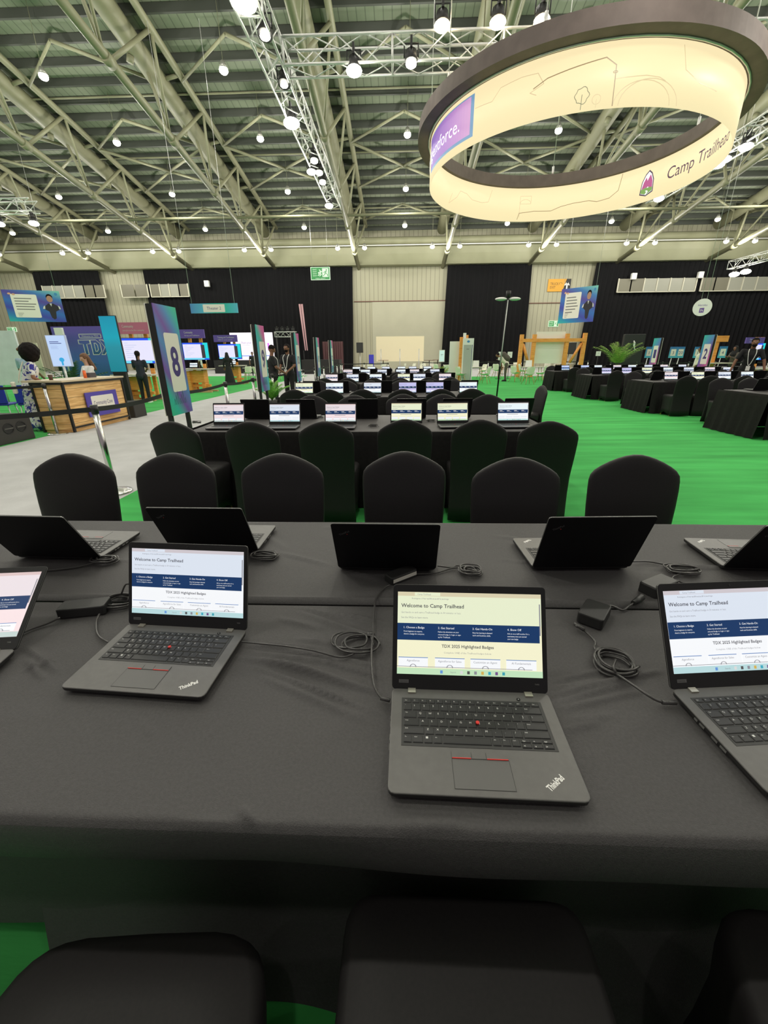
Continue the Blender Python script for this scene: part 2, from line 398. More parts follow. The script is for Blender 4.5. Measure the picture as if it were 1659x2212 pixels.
# black curtains in front of the far wall
def curtain(x0, x1, z0, z1, label, y=WY-.55, lean0=0, lean1=0):
    n = int((x1-x0)/.16); mb = MB(); rnd = random.Random(int(x0*10))
    ph = [rnd.uniform(.6, 1.4) for _ in range(n+2)]
    def fn(u, v):
        i = u*n; z = z0+(z1-z0)*v; a = .1*ph[int(i) % len(ph)]*(1-.5*v)
        return (x0+lean0*(1-v)+(x1-x0+(lean1-lean0)*(1-v))*u, y+a*math.sin(i*2.1)+.05*math.sin(i*.37+z*.6), z)
    mb.grid(fn, n*2, 6, M_curtain)
    o = mb.build('stage_curtain'); tag(o, label, 'curtain'); return o
curtain(-38.3, -31.2, .02, 9.78, 'narrow black curtain on the far wall behind the quote banner at left')
curtain(-26.5, -4.8, .02, 9.78, 'wide black curtain on the far wall left of the cream door', lean1=-.25)
curtain(4.8, 13.2, .02, 9.78, 'black curtain on the far wall right of the cream door', lean0=-.3, lean1=.2)
curtain(19.5, 60, .02, 9.78, 'widest black curtain filling the far wall on the right', lean0=-.6)
# strips of louvred windows high on the wall
M_pane = mat('dull_window_pane', (.20, .19, .14), .35); M_pane2 = mat('pale_window_pane', (.36, .36, .30), .35); M_frame = mat('pale_window_frame', (.62, .60, .48), .5)
def window(n, x0, x1, z0, z1, panes, pale):
    f = MB(); W = (x1-x0)/panes; y = WY-.86
    for i in range(panes+1):
        if i in pale or i in (0, panes): f.box((x0+W*i, y, (z0+z1)/2), (.10, .1, z1-z0), M_frame)
    f.box(((x0+x1)/2, y, z0), (x1-x0, .1, .07), M_frame)
    o = struct(f.build('window_%d' % n))
    for i in range(panes):
        MB().box((x0+W*(i+.5), y+.03, (z0+z1)/2), (W-.14, .04, z1-z0-.06), M_pane2 if i in pale else M_pane).build('pane', o)
window(1, -37.4, -30.8, 7.25, 8.45, 6, (0, 1, 2, 3))
window(2, -29.0, -26.2, 7.25, 8.45, 2, ())
window(3, -25.9, -21.9, 7.25, 8.45, 4, (1, 2))
window(4, 21.8, 29.4, 7.1, 8.32, 6, (2, 3, 4, 5))
window(5, 29.9, 40.5, 7.1, 8.32, 8, (2, 3, 4, 5, 6))

# ================================================================ HANGING LAMPS
M_lens = em('lamp_glow', (1, .97, .82), 30); M_lensw = em('warm_lamp_glow', (1, .80, .50), 22)
def make_pendant(wire):
    t = empty('pendant_lamp')
    MB().cyl((0, 0, .06), (0, 0, .34), .20, mat('lamp_housing', (.4, .4, .36), .4, .5), .09, n=14).build('housing', t)
    MB().sphere((0, 0, 0), .2, M_lens, (1, 1, .75), 14).build('lens', t)
    MB().cyl((0, 0, .3), (0, 0, wire), .012, M_truss, n=5).build('cord', t)
    return t
rows = [('nearest row', 24.9, 13.85, -3, 3), ('second row', 30.1, 13.35, -4, 4), ('third row', 36.2, 12.65, -4, 4), ('fourth row', 41.4, 11.7, -4, 4)]
for nm, y, z, k0, k1 in rows:
    p0 = make_pendant(roofz(y)-z)
    for k in range(k0, k1+1):
        t = p0 if k == k0 else copy_tree(p0)
        x = .4+8.65*k; t.location = (x, y, z)
        c = k-k0+1
        tag(t, 'glowing lamp hung from the roof, %s, %s from the left' % (nm, ORD[c-1]), 'lamp', 'hanging roof lamps')
        lamp('high_bay_light', (x, y, z-.45), HALL_LAMP_W)
# lamps along the gutter, in pairs
p0 = make_pendant(roofz(43)-10.45)
n = 0
for s, x0 in ((0, -5.65), (1, -3.2)):
    for k in range(-4, 5):
        t = p0 if n == 0 else copy_tree(p0); n += 1
        x = x0+8.55*k; t.location = (x, 43, 10.45)
        tag(t, 'lamp low before the gutter, %s lamp of the %s pair from the left' % (('left', 'right')[s], ORD[k+4]), 'lamp', 'lamps before the gutter')
        if s == 0: lamp('high_bay_light', (x+1.2, 43, 10.0), HALL_LAMP_W*.8)

# ================================================================ ALUMINIUM LIGHTING TRUSSES
def box_truss(p0, p1, s, label, group=None, pitch=.5):
    p0 = Vector(p0); p1 = Vector(p1); t = empty('lighting_truss', p0); d = (p1-p0); L = d.length; d.normalize()
    side = d.cross(Vector((0, 0, 1))).normalized()*s/2; up = Vector((0, 0, s/2))
    cs = [side+up, side-up, -side-up, -side+up]
    for c in cs: MB().cyl(c, c+d*L, .025, M_alu, n=8).build('chord', t)
    lb = MB(); n = int(L/pitch)
    for i in range(n):
        a = d*(L*i/n); b_ = d*(L*(i+1)/n)
        for j in range(4):
            u, v = cs[j], cs[(j+1) % 4]
            if i % 2: u, v = v, u
            lb.cyl(a+u, b_+v, .012, M_alu, n=5)
        if i % 4 == 0:
            for j in range(4): lb.cyl(a+cs[j], a+cs[(j+1) % 4], .018, M_alu, n=6)
    lb.build('lattice', t)
    for i in range(1, int(L/5)+1):
        a = d*(L*i/(int(L/5)+1)); q = p0+a; MB().cyl(a+up, a+Vector((0, 0, roofz(q.y)-q.z)), .012, M_truss, n=5).build('hoist_cable', t)
    return tag(t, label, 'truss', group)
box_truss((-2.45, 1, 6.8), (-2.45, 18.6, 6.8), .4, 'silver lattice truss with lamps running away left of centre overhead')
box_truss((-2.2, 10.35, 6.75), (9.0, 10.35, 6.75), .4, 'silver lattice truss crossing behind the top of the glowing ring')
box_truss((9.3, 6, 6.8), (9.3, 18.6, 6.8), .4, 'silver lattice truss running away at the right edge beyond the ring')
box_truss((-19, 18.75, 6.98), (-14.3, 18.75, 6.98), .4, 'short end of silver lattice truss at the left edge under the roof')
box_truss(on(1580, 573, 6.7), on(1720, 536, 6.7), .45, 'small silver lattice truss hanging at right over the black curtain')
def make_spot(big):
    t = empty('stage_lamp')
    MB().box((0, 0, .30), (.04, .16, .16), M_black).cyl((-.13, 0, .1), (-.13, 0, .3), .012, M_black).cyl((.13, 0, .1), (.13, 0, .3), .012, M_black).cyl((-.13, 0, .3), (.13, 0, .3), .012, M_black).build('yoke', t)
    MB().cyl((0, .05, .2), (0, 0, .02), .11, M_black, .13, n=14).build('housing', t)
    MB().sphere((0, -.01, 0), .125*big, M_lens, (1, 1, .5), 14).build('lens', t)
    return t
sp = {}
for px, py, zz, big, lab in [(527, 6, 6.5, 1.6, 'largest stage lamp at the top edge, on the left truss'), (573, 80, 6.55, .7, 'dim small stage lamp inside the left truss near the top'), (614, 185, 6.55, .6, 'small stage lamp on the left truss beside the crossing truss'),
        (630, 267, 6.5, 1.5, 'brightest stage lamp halfway down the left truss'), (679, 349, 6.5, .8, 'uppermost of four clustered stage lamps on the left truss'), (673, 372, 6.5, 1.1, 'left stage lamp of the cluster on the left truss'),
        (690, 375, 6.5, .8, 'right stage lamp of the cluster on the left truss'), (697, 395, 6.5, .8, 'lowest stage lamp of the cluster on the left truss'), (711, 445, 6.5, 1.2, 'stage lamp at the far end of the left truss'),
        (765, 154, 6.45, 1.2, 'bright stage lamp under the crossing truss'), (888, 140, 6.5, .8, 'smaller lamp under the crossing truss, nearer the ring'),
        (1611, 318, 6.5, 1.3, 'stage lamp right of the ring at the picture edge'), (1551, 357, 6.5, 1.3, 'left lamp of the pair just below the right rim of the ring'), (1566, 345, 6.5, 1.2, 'right lamp of the pair just below the right rim of the ring'),
        (1423, 430, 6.5, 1.3, 'stage lamp below the lower edge of the ring near the mountain badge'), (66, 487, 6.6, 1.4, 'stage lamp at the left edge under a short truss'), (2, 460, 6.6, 1.4, 'stage lamp cut by the left picture edge'), (1592, 580, 6.3, 2.2, 'left lamp under the small truss at right'), (1621, 571, 6.3, 2.2, 'right lamp under the small truss at right')]:
    P = on(px, py, zz)
    if px in (1592, 1621): P = on(1580, 573, 6.7).lerp(on(1720, 536, 6.7), .10 if px == 1592 else .30)-Vector((0, 0, .60))
    if px in (66, 2): P = Vector((-14.5 if px == 66 else -15.9, 18.75, 6.40))
    t = copy_tree(sp[big]) if big in sp else make_spot(big); sp[big] = t
    t.location = P; tag(t, lab, 'lamp', 'stage lamps on the trusses')
for px, py, lab in [(955, 57, 'left warm lamp standing above the crossing truss'), (1075, 50, 'middle warm lamp above the crossing truss beside the ring'), (1170, 47, 'right warm orange lamp in front of the ring rim')]:
    P = on(px, py, 6.95)
    t = make_spot(1.15); t.location = P; tag(t, lab, 'lamp', 'warm lamps above the truss')
    for ch in t.children:
        if ch.name.startswith('lens'): ch.data.materials[0] = M_lensw
for (x, y, k) in ((-2.4, 1.2, 1.6), (-2.4, 6.0, 1), (3.5, 6.5, 1), (6.5, 8, 1)):
    lamp('truss_light', (x, y, 6.3), TRUSS_LAMP_W*k, (1, .95, .84), .10)

# ================================================================ HANGING RING BANNER
RC, RR = Vector((3.6, 11.2, 0)), 2.93
M_ring = mat('cream_backlit_banner', (1, .84, .50), .5, emit=.92)
M_hoopo = mat('dark_hoop_fabric', (.13, .10, .092), .7, noise_amt=.15, nscale=4)
ringo = empty('ring_banner', (RC.x, RC.y, 4.98))
tag(ringo, 'large round glowing cream banner with black hoop hanging overhead at right', 'banner')
def cylfn(out):
    def f(s, z, l):       # s = angle in degrees, z height over the lower edge
        r = RR+(l+.012 if out else -l-.012); return Vector((r*math.cos(R(s)), r*math.sin(R(s)), z))
    return f
b = MB()
N = 120
b.loft([[(r*math.cos(2*PI*k/N), r*math.sin(2*PI*k/N), z) for (r, z) in ((RR+.012, 0), (RR+.012, .78), (RR-.012, .78), (RR-.012, 0))] for k in range(N)]+[[(r, 0, z) for (r, z) in ((RR+.012, 0), (RR+.012, .78), (RR-.012, .78), (RR-.012, 0))]], M_ring, caps=False)
DG = 180/PI/RR      # degrees per metre along the ring
class RingSheet(Sheet):   # x in degrees round the ring, drawn in metres
    def __init__(self, mb, out): f = cylfn(out); Sheet.__init__(self, mb, lambda x, y, l: f(x*DG, y, l), .002)
    def line(self, pts, w, m, l=1):
        P = [(x/DG, y) for x, y in pts]; Q = []
        for (a, b_), (c, d_) in zip(P[:-1], P[1:]):
            n = max(1, int(abs(c-a)/.12)); Q += [(a+(c-a)*i/n, b_+(d_-b_)*i/n) for i in range(n)]
        Sheet.line(self, Q+[P[-1]], w*.03, m, l)
    def rect(self, x0, y0, x1, y1, m, l=1, n=1): Sheet.rect(self, x0/DG, y0, x1/DG, y1, m, l, n)
    def arc(self, cx, cy, r, a0, a1, w, m, l=1, n=14, sy=1): self.line([(cx+r*math.cos(R(a0+(a1-a0)*k/n)), cy+sy*r*math.sin(R(a0+(a1-a0)*k/n))) for k in range(n+1)], w, m, l)
so = RingSheet(b, True); si = RingSheet(b, False)
M_pur = grad('violet_pink_print', [(0, (.30, .12, .55)), (.5, (.42, .20, .62)), (1, (.85, .45, .75))], 'X', emit=0)
M_violet = em('violet_print', (.30, .14, .50), .8); M_pink = em('pink_print', (.72, .38, .66), .8); M_bluel = em('light_blue_print', (.22, .42, .66), .7); M_blued = em('deep_blue_print', (.10, .08, .55), .8)
M_wtext = em('white_lettering', (1, 1, 1), 1.0); M_line = em('tan_outline_print', (.46, .34, .17), .6); M_line2 = em('pale_outline_print', (.80, .66, .38), .75); M_gline = em('green_outline_print', (.34, .36, .22), .6)
M_txt = em('plum_lettering', (.12, .05, .10), .6)
# sponsor panel with white lettering on the left of the outer side
so.rect(-176, .12, -141.5, .72, M_bluel, 1, 12)
for i in range(22):
    k = i/21; so.rect(-176+i*1.5, .17, -174.5+i*1.5, .70, em('panel_violet_%d' % i, (.26+.42*k**1.5, .14+.22*k**2, .52+.14*k), .85), 2)
so.poly([(-176/DG, .50), (-168/DG, .60), (-155/DG, .67), (-146/DG, .70), (-176/DG, .70)], M_blued, 3)
so2 = Sheet(b, lambda x, y, l: cylfn(True)(-148.5+x*DG, y, l), .002)
so2.text('with Agentforce.', 0, .31, .21, M_wtext, 'r', 5, width=2.2)
# line drawings, outer side
so.line([(-141, .50), (-134, .47), (-131, .60), (-124, .62), (-119, .60), (-117, .45), (-121, .38), (-119, .33)], .35, M_line2, 1)
so.line([(-120, .42), (-116, .50), (-110, .54), (-100, .60), (-97, .50), (-96.6, .02)], .45, M_line, 2)
so.line([(-96.7, .34), (-88, .36), (-84, .34), (-82, .3)], .35, M_line2, 1); so.arc(-97, .42, .6, 0, 360, .3, M_line, 2, sy=.02)
for cx, rr in ((-88, 8.5), (-86, 9)):
    so.line([(cx+rr*math.cos(R(a)), .02+.034*rr*math.sin(R(a))) for a in range(0, 181, 12)], .35, M_line2, 1)
so.line([(-78, .72), (-76, .45), (-70, .33), (-62, .30)], .35, M_line2, 1)
so.line([(-105.5, .02), (-105.5, .20)], .3, M_gline, 2)
so.line([(-105.5+1.9*math.cos(R(a))*(1+.12*math.cos(R(a*6))), .19+.10*math.sin(R(a))*(1+.1*math.cos(R(a*5)))) for a in range(0, 361, 12)], .3, M_gline, 2)
so.line([(-101.3, .02), (-101.3, .12)], .2, M_line2, 2); so.line([(-101.3+1.2*math.cos(R(a)), .12+.06*math.sin(R(a))) for a in range(0, 361, 20)], .25, M_line2, 2)
# inner side: badge, lettering and line drawings
sin_ = Sheet(b, lambda x, y, l: cylfn(False)(19.8-x*DG, y+.03, l), .002)
sin_.text('Camp Trailhead', 0, .27, .23, M_txt, 'l', 2, width=2.0, res=4)
bx = -.50
sh = [(bx-.17, .14), (bx-.15, .40), (bx-.08, .55), (bx, .62), (bx+.08, .55), (bx+.15, .40), (bx+.17, .14), (bx, .08)]
sin_.poly(sh, em('badge_outline', (.10, .07, .12), .6), 2); sin_.poly([(bx+(x-bx)*.86, .33+(y-.33)*.88) for x, y in sh], M_wtext, 3)
sin_.poly([(bx-.14, .2), (bx-.10, .38), (bx-.045, .48), (bx-.01, .40), (bx+.05, .52), (bx+.12, .38), (bx+.14, .2)], em('badge_pink', (.55, .10, .30), .8), 4)
sin_.poly([(bx-.145, .17), (bx-.14, .24), (bx, .27), (bx+.14, .24), (bx+.145, .17), (bx, .115)], em('badge_green', (.22, .42, .10), .8), 5)
sin_.line([(bx+.03, .26), (bx-.02, .21), (bx+.03, .17), (bx-.01, .12)], .03, M_wtext, 6)
si.line([(140, .40), (143, .15), (136, .35), (133, .52), (128, .50), (124, .40), (117, .38), (113, .42), (111, .70)], .35, M_line2, 1)
si.line([(94, .1), (94, .6), (88, .6), (88, .42), (94, .42)], .3, M_line2, 1); si.arc(91, .42, 3, 0, 180, .3, M_line2, 2, sy=.034)
si.line([(95, .05), (94, .20), (86, .24), (77, .22), (72, .30), (66, .34), (58, .34), (54, .28), (48, .30), (44, .42), (43, .76)], .45, M_line, 1)
b.build('banner_drum', ringo)
h = MB(); r0, r1, z0, z1 = 2.86, 3.22, .80, 1.06
h.loft([[(r*math.cos(2*PI*k/N), r*math.sin(2*PI*k/N), z) for (r, z) in ((r1, z0), (r1-.02, z1), (r0, z1), (r0, z0))] for k in range(N+1)], M_hoopo, caps=False, smooth=False)
h.build('hoop', ringo)
fr = MB()
fr.tube([((RR+.05)*math.cos(2*PI*k/60), (RR+.05)*math.sin(2*PI*k/60), .79) for k in range(60)], .018, M_alu, n=6, sub=1, closed=True).build('rim_tube', ringo)
for a in (-155, -118, 78, 165, 10, -50):
    q = Vector((3.0*math.cos(R(a)), 3.0*math.sin(R(a)), 1.05))
    MB().cyl(q, q+Vector((0, 0, 6.2)), .010, M_alu, n=5).cyl(q, q+Vector((0, 0, .22)), .03, M_alu, n=8).build('hanging_cable', ringo)
lamp('banner_light', (RC.x, RC.y, 5.35), 25, (1, .85, .5), .5)

# ================================================================ BANQUET CHAIRS
def superring(cx, cy, z, hx, hy, n=24, p=3.2, fz=None):
    out = []
    for k in range(n):
        a = 2*PI*k/n; c, s = math.cos(a), math.sin(a)
        x = hx*abs(c)**(2/p)*(1 if c >= 0 else -1); y = hy*abs(s)**(2/p)*(1 if s >= 0 else -1)
        out.append((cx+x, cy+y, z+(fz(a) if fz else 0)))
    return out
def make_chair(kind=0):
    t = empty('banquet_chair')
    b = MB()       # back: crown to the floor behind
    prof = [(.02, .232, -.275, .030), (.15, .228, -.262, .028), (.30, .225, -.25, .026), (.45, .226, -.243, .026), (.55, .231, -.253, .027), (.65, .236, -.264, .027), (.74, .238, -.275, .026), (.79, .237, -.283, .026), (.82, .231, -.286, .026), (.845, .212, -.289, .025),
            (.868, .180, -.291, .025), (.890, .140, -.294, .024), (.908, .100, -.296, .022), (.921, .062, -.297, .018), (.929, .026, -.297, .010)]
    b.loft([superring(0, y, z, hx, hy, 28, 3.0) for z, hx, y, hy in prof], M_chair)
    b.build('backrest', t)
    s = MB()
    hem = (lambda a: .075*abs(math.cos(2*a))**1.5) if kind == 0 else (lambda a: .075*abs(math.cos(2*a))**1.5+(.10 if kind == 1 and 90 < math.degrees(a) % 360 < 190 else 0))
    q_ = 5 if kind == 0 else 10
    rings = [superring(0, -.02, .02, .218, .222, 32, 4, hem), superring(0, -.02, .16, .214, .218, 32, 4), superring(0, -.02, .32, .216, .220, 32, 4), superring(0, -.02, .41, .220, .224, 32, q_), superring(0, -.02, .45, .222, .226, 32, q_),
             superring(0, -.02, .470, .217, .221, 32, q_), superring(0, -.02, .479, .203, .207, 32, q_), superring(0, -.02, .483, .13, .13, 32, q_)]
    s.loft(rings, M_chair); s.build('seat', t)
    for sx in (-1, 1):
        for sy in (-1, 1):
            MB().box((sx*.166, -.02+sy*.170, .09), (.022, .022, .18), M_brass).build('leg', t)
    return t
chair_src = [make_chair(0), make_chair(1)]
chair_n = [0, 0]
def place_chair(x, y, rz, label, group, kind=0):
    c = chair_src[kind] if chair_n[kind] == 0 else copy_tree(chair_src[kind]); chair_n[kind] += 1
    c.location = (x, y, .0); c.rotation_euler.z = R(rz); return tag(c, label, 'chair', group)

# ================================================================ LAPTOPS
LW, LD, LT, LH = .329, .227, .018, .222
KROWS = [  # keyboard rows from the back: (y offset, height, [(legend, width)...])
    (.0000, .0105, [('Esc', 1.1)]+[('F%d' % i, 1) for i in range(1, 13)]+[('Hm', .95), ('End', .95), ('Ins', .95), ('Del', 1.1)]),
    (.0125, .0165, [('`', 1)]+[(c, 1) for c in '1234567890-=']+[('Back', 2.0)]),
    (.0310, .0165, [('Tab', 1.5)]+[(c, 1) for c in 'QWERTYUIOP[]']+[('\\', 1.5)]),
    (.0495, .0165, [('Caps', 1.75)]+[(c, 1) for c in "ASDFGHJKL;'"]+[('Enter', 2.25)]),
    (.0680, .0165, [('Shift', 2.25)]+[(c, 1) for c in 'ZXCVBNM,./']+[('Shift', 2.75)]),
    (.0865, .0165, [('Fn', 1), ('Ctrl', 1.2), ('Win', 1), ('Alt', 1), ('', 5.2), ('Alt', 1), ('Prt', 1), ('Ctrl', 1)]),
]
KX0, KX1, KY1 = -.140, .136, .197
def key_mesh(mb, x0, x1, y0, y1, leg, detail):
    g = .0013; x0 += g; x1 -= g; y0 += g*.6; y1 -= g*.6; z0, z1 = LT-.001, LT+.0022
    i = .0012
    ring = lambda a, z: [(x0+a, y0+a, z), (x1-a, y0+a, z), (x1-a, y1-a, z), (x0+a, y1-a, z)]
    mb.loft([ring(0, z0), ring(0, z1-.0008), ring(i, z1)], M_key, smooth=False)
    if detail and leg:
        s = Sheet(mb, lambda x, y, l: Vector((x, y, z1+.0001+l*.0001)), 1)
        h = .0042 if len(leg) == 1 else .0022
        if leg == 'Win':
            for a in (0, 1):
                for c in (0, 1): s.rect(x0+.003+a*.0022, y1-.0065+c*.0022, x0+.005+a*.0022, y1-.0045+c*.0022, M_legend)
        else: s.text(leg, x0+.0028, y1-.0025-h, h, M_legend)
def keys(cb):
    for yo, h, row in KROWS:
        tw = sum(k[1] for k in row); x = KX0; W = (KX1-KX0) if yo < .08 else (KX1-KX0)*.785
        for leg, kw in row:
            x1 = x+W*kw/tw; cb(x, x1, KY1-yo-h, KY1-yo, leg); x = x1
    ax = KX0+(KX1-KX0)*.785; w3 = (KX1-ax)/3
    for i, lg in enumerate(('PgU', '^', 'PgD')): cb(ax+w3*i, ax+w3*(i+1), KY1-.0865-.0080, KY1-.0865, lg)
    for i, lg in enumerate('<v>'): cb(ax+w3*i, ax+w3*(i+1), KY1-.0865-.0190, KY1-.0865-.0092, lg)
M_scr = {}
TINT = {'white': (.80, .80, .88), 'cream': (.90, .88, .62), 'pink': (.90, .74, .76), 'lilac': (.62, .56, .86), 'blue': (.60, .66, .92), 'clear': (.92, .95, .96)}
def screen_sheet(mb, tint, detail):
    """browser page; x to the right, z up along the lid; screen area .309 x .174"""
    c = TINT[tint]; bg = em('page_'+tint, c, .93); k = lambda a: tuple(x*a for x in c)
    bar = em('bar_'+tint, (c[0]*.78, c[1]*.72, c[2]*.70), .9); navy = em('navy_'+tint, (.004, .035, .125), .9); task = em('task_'+tint, (c[0]*.62, c[1]*.90, c[2]*.85), .9)
    ink = em('page_ink', (.06, .06, .08), .7); ink2 = em('page_grey_ink', (.30, .30, .33), .8); wh = em('page_white', (.9, .92, .95), .95); bl = em('page_blue', (.10, .22, .50), .9); hero = em('hero_'+tint, (c[0]*.88, c[1]*.96, c[2]*.99), .93)
    X0, Z0, W, H = -.1545, .032, .309, .174
    fn = lambda x, y, l: Vector((X0+x*W, -.0002-l*.00025, Z0+(1-y)*H))
    s = Sheet(mb, fn, 1)
    class Sh:
        def rect(self, a, b_, c_, d, m, l=1): s.rect(a, b_, c_, d, m, l)
    T = lambda t, x, y, h, m, al='l', l=3, w=None: text_on(t, x, y, h, m, al, l, w)
    def text_on(t, x, y, h, m, al, l, wd):
        v, f, a0, a1 = text_mesh(t, 2 if len(t) < 30 else 1, .012 if h > .03 else 0); hh = h/.685; ky = hh; kx = hh*H/W
        if wd: kx = wd/(a1-a0)
        off = {'l': -a0, 'c': -(a0+a1)/2}[al]
        mb.add([fn(x+(p[0]+off)*kx, y-p[1]*ky, l) for p in v], f, m)
    s.rect(0, 0, 1, 1, bg, 0); s.rect(0, 0, 1, .05, bar, 1); s.rect(0, .05, 1, .10, hero, 1); s.rect(0, .10, 1, .385, hero, 1)
    s.rect(0, .385, .985, .59, navy, 2); s.rect(0, .925, 1, 1, task, 2); s.rect(.985, .12, .993, .5, ink2, 2)
    for i in range(4):
        x = .01+i*.245+(.03 if i else 0)*.3; s.rect(x, .80, x+.205, .915, wh, 2); s.rect(x, .795, x+.205, .803, bl, 3)
    s.rect(0, .905, .93, .911, ink2, 3)
    cols = [(.15, .35, .8), (.8, .8, .8), (.1, .1, .1), (.3, .3, .35), (.75, .5, .1), (.05, .45, .6), (.2, .1, .3), (.05, .4, .5)]
    for i, q in enumerate(cols): s.rect(.30+i*.048+(.09 if i > 0 else 0), .945, .318+i*.048+(.09 if i > 0 else 0), .982, em('icon_%d' % i, q, .8), 3)
    if detail == 0:
        T('Welcome to Camp Trailhead', .03, .19, .04, ink, w=.42); s.rect(.03, .24, .42, .25, ink2, 2); s.rect(.03, .30, .20, .31, ink2, 2)
        for i in range(4): s.rect(.05+i*.24, .43, .14+i*.24, .45, wh, 3); s.rect(.05+i*.24, .49, .2+i*.24, .50, wh, 3)
        s.rect(.30, .64, .66, .665, ink2, 2); return
    s.rect(.12, .005, .30, .045, hero, 2); T('Camp Trailhead', .14, .036, .018, ink2); T('https://trailhead/camp', .10, .088, .018, ink2, w=.26)
    T('Welcome to Camp Trailhead', .025, .190, .045, ink, w=.44)
    T('Get hands-on and earn a Trailhead badge in 30 minutes or less.', .025, .262, .022, ink2, w=.42)
    T('See the FAQs to learn more.', .025, .325, .022, ink2, w=.19)
    hd = ['1. Choose a Badge', '2. Get Started', '3. Get Hands-On', '4. Show Off']
    body = [['From beginners to experts,', "there's a badge for everyone."], ['Follow the directions on your', 'selected badge to login or sign-', 'up for Trailhead.'], ['Have fun learning in-demand', 'tech and business skills.'], ['Ask an area staff member for a', 'scan/stamp once you earned', 'your new badge.']]
    for i in range(4):
        x = .045+i*.24; T(hd[i], x, .448, .024, wh)
        for j, ln in enumerate(body[i]): T(ln, x, .492+j*.032, .017, wh, w=.005*len(ln))
    T('TDX 2025 Highlighted Badges', .49, .672, .036, ink, 'c', w=.36); T('Complete ONE of the Trailhead badges below.', .49, .742, .02, ink2, 'c', w=.33)
    for i, nm in enumerate(['Agentforce', 'Agentforce for Sales', 'Customize an Agent', 'AI Fundamentals']):
        x = .01+i*.245+(.03 if i else 0)*.3+.102; T(nm, x, .848, .024, ink2, 'c')
        s.arc(x, .912, .02, 180, 360, .006, ink2, 4, 8, 1.6)
    T('Search', .37, .972, .018, ink2, l=4)
lap_src = {}
def make_laptop(tint, lid, detail):
    t = empty('laptop')
    b = MB(); r = .012
    def ring(z, ins, yb=0):
        out = []
        for cx, cy, a0 in ((LW/2-r, LD-r, 0), (-LW/2+r, LD-r, 90), (-LW/2+r, r, 180), (LW/2-r, r, 270)):
            for k in range(4): a = R(a0+30*k); out.append((cx+(r-ins)*math.cos(a), cy+(r-ins)*math.sin(a), z))
        return out
    b.loft([ring(.003, .007), ring(.008, .001), ring(LT-.002, 0)], M_lapside, smooth=False)
    b.loft([ring(LT-.002, 0), ring(LT-.0005, .0006), ring(LT, .002)], M_lapbase, smooth=False)
    base_s = Sheet(b, lambda x, y, l: Vector((x, y, LT+.0001+.0001*l)), 1)
    if detail >= 1:
        sl = Sheet(b, lambda x, y, l: Vector((.118+x*math.cos(R(38))-y*math.sin(R(38)), .026+x*math.sin(R(38))+y*math.cos(R(38)), LT+.0003)), 1)
        sl.text('ThinkPad', 0, 0, .0100, M_silver, 'c', 1, width=.038, bold=.03)
        for i, (yy, ww) in enumerate(((.14, .012), (.155, .008), (.11, .014), (.09, .014))):
            b.box((-LW/2-.0002, yy, .010), (.001, ww, .004), M_edge)
    base = b.build('base', t)
    M_well = mat('keyboard_well', (.03, .03, .03), .5)
    k = MB(); k.box((-.001, KY1-.0525, LT), (KX1-KX0+.008, .112, .0012), M_well)
    k.cyl((.004, .1415, LT+.002), (.004, .1415, LT+.0055), .0036, M_red, n=12)
    if detail < 2:
        keys(lambda x0, x1, y0, y1, l: key_mesh(k, x0, x1, y0, y1, l, detail == 1))
        kb = k.build('keyboard', t)
    else:
        kb = k.build('keyboard', t)
        def cb(x0, x1, y0, y1, l):
            m = MB(); key_mesh(m, x0, x1, y0, y1, l, True); o = m.build('key', kb)
            if l == '': o.name = 'space_bar'
        keys(cb)
    if detail >= 1:
        p = MB(); x0, x1, y0, y1 = -.053, .047, .012, .080
        p.box(((x0+x1)/2, (y0+y1)/2, LT), (x1-x0, y1-y0, .0008), mat('touchpad_surface', (.112, .110, .107), .38))
        ps = Sheet(p, lambda x, y, l: Vector((x, y, LT+.0006)), 1); ps.line([(x0, y1-.014), (x0, y0), (x1, y0), (x1, y1-.014)], .0006, M_lapside)
        tp = p.build('touchpad', t)
        for a, c, rd in ((x0, -.018, 1), (-.018, .008, 0), (.008, x1, 1)):
            q = MB(); q.box(((a+c)/2, y1-.007, LT+.0008), (c-a-.0008, .013, .0016), M_lapbase)
            if rd: q.box(((a+c)/2, y1-.0130, LT+.0012), (c-a-.002, .0013, .0016), M_red)
            q.build('button', tp)
        q = MB(); q.cyl((.098, .206, LT), (.098, .206, LT+.001), .004, M_lapdark, n=12).cyl((.098, .206, LT+.001), (.098, .206, LT+.0014), .001, M_legend, n=6); q.build('power_button', t)
        for x in (-.122, .122): MB().box((x, LD-.008, LT+.001), (.016, .012, .005), M_hinge).build('hinge', t)
    # lid, hinged at the back edge, leaning back
    l = MB(); th = .007
    rr = .008
    def lr(y, ins):
        out = []
        for cx, cz, a0 in ((LW/2-rr, LH-rr, 0), (-LW/2+rr, LH-rr, 90), (-LW/2+rr, rr, 180), (LW/2-rr, rr, 270)):
            for kk in range(4): a = R(a0+30*kk); out.append((cx+(rr-ins)*math.cos(a), y, cz+(rr-ins)*math.sin(a)))
        return out
    l.loft([lr(0, .0008), lr(.0008, 0), lr(.002, 0)], M_lapdark, smooth=False); l.loft([lr(.002, 0), lr(.004, 0)], M_edge, caps=False, smooth=False); l.loft([lr(.004, 0), lr(th-.001, 0), lr(th, .001)], M_lidback, smooth=False)
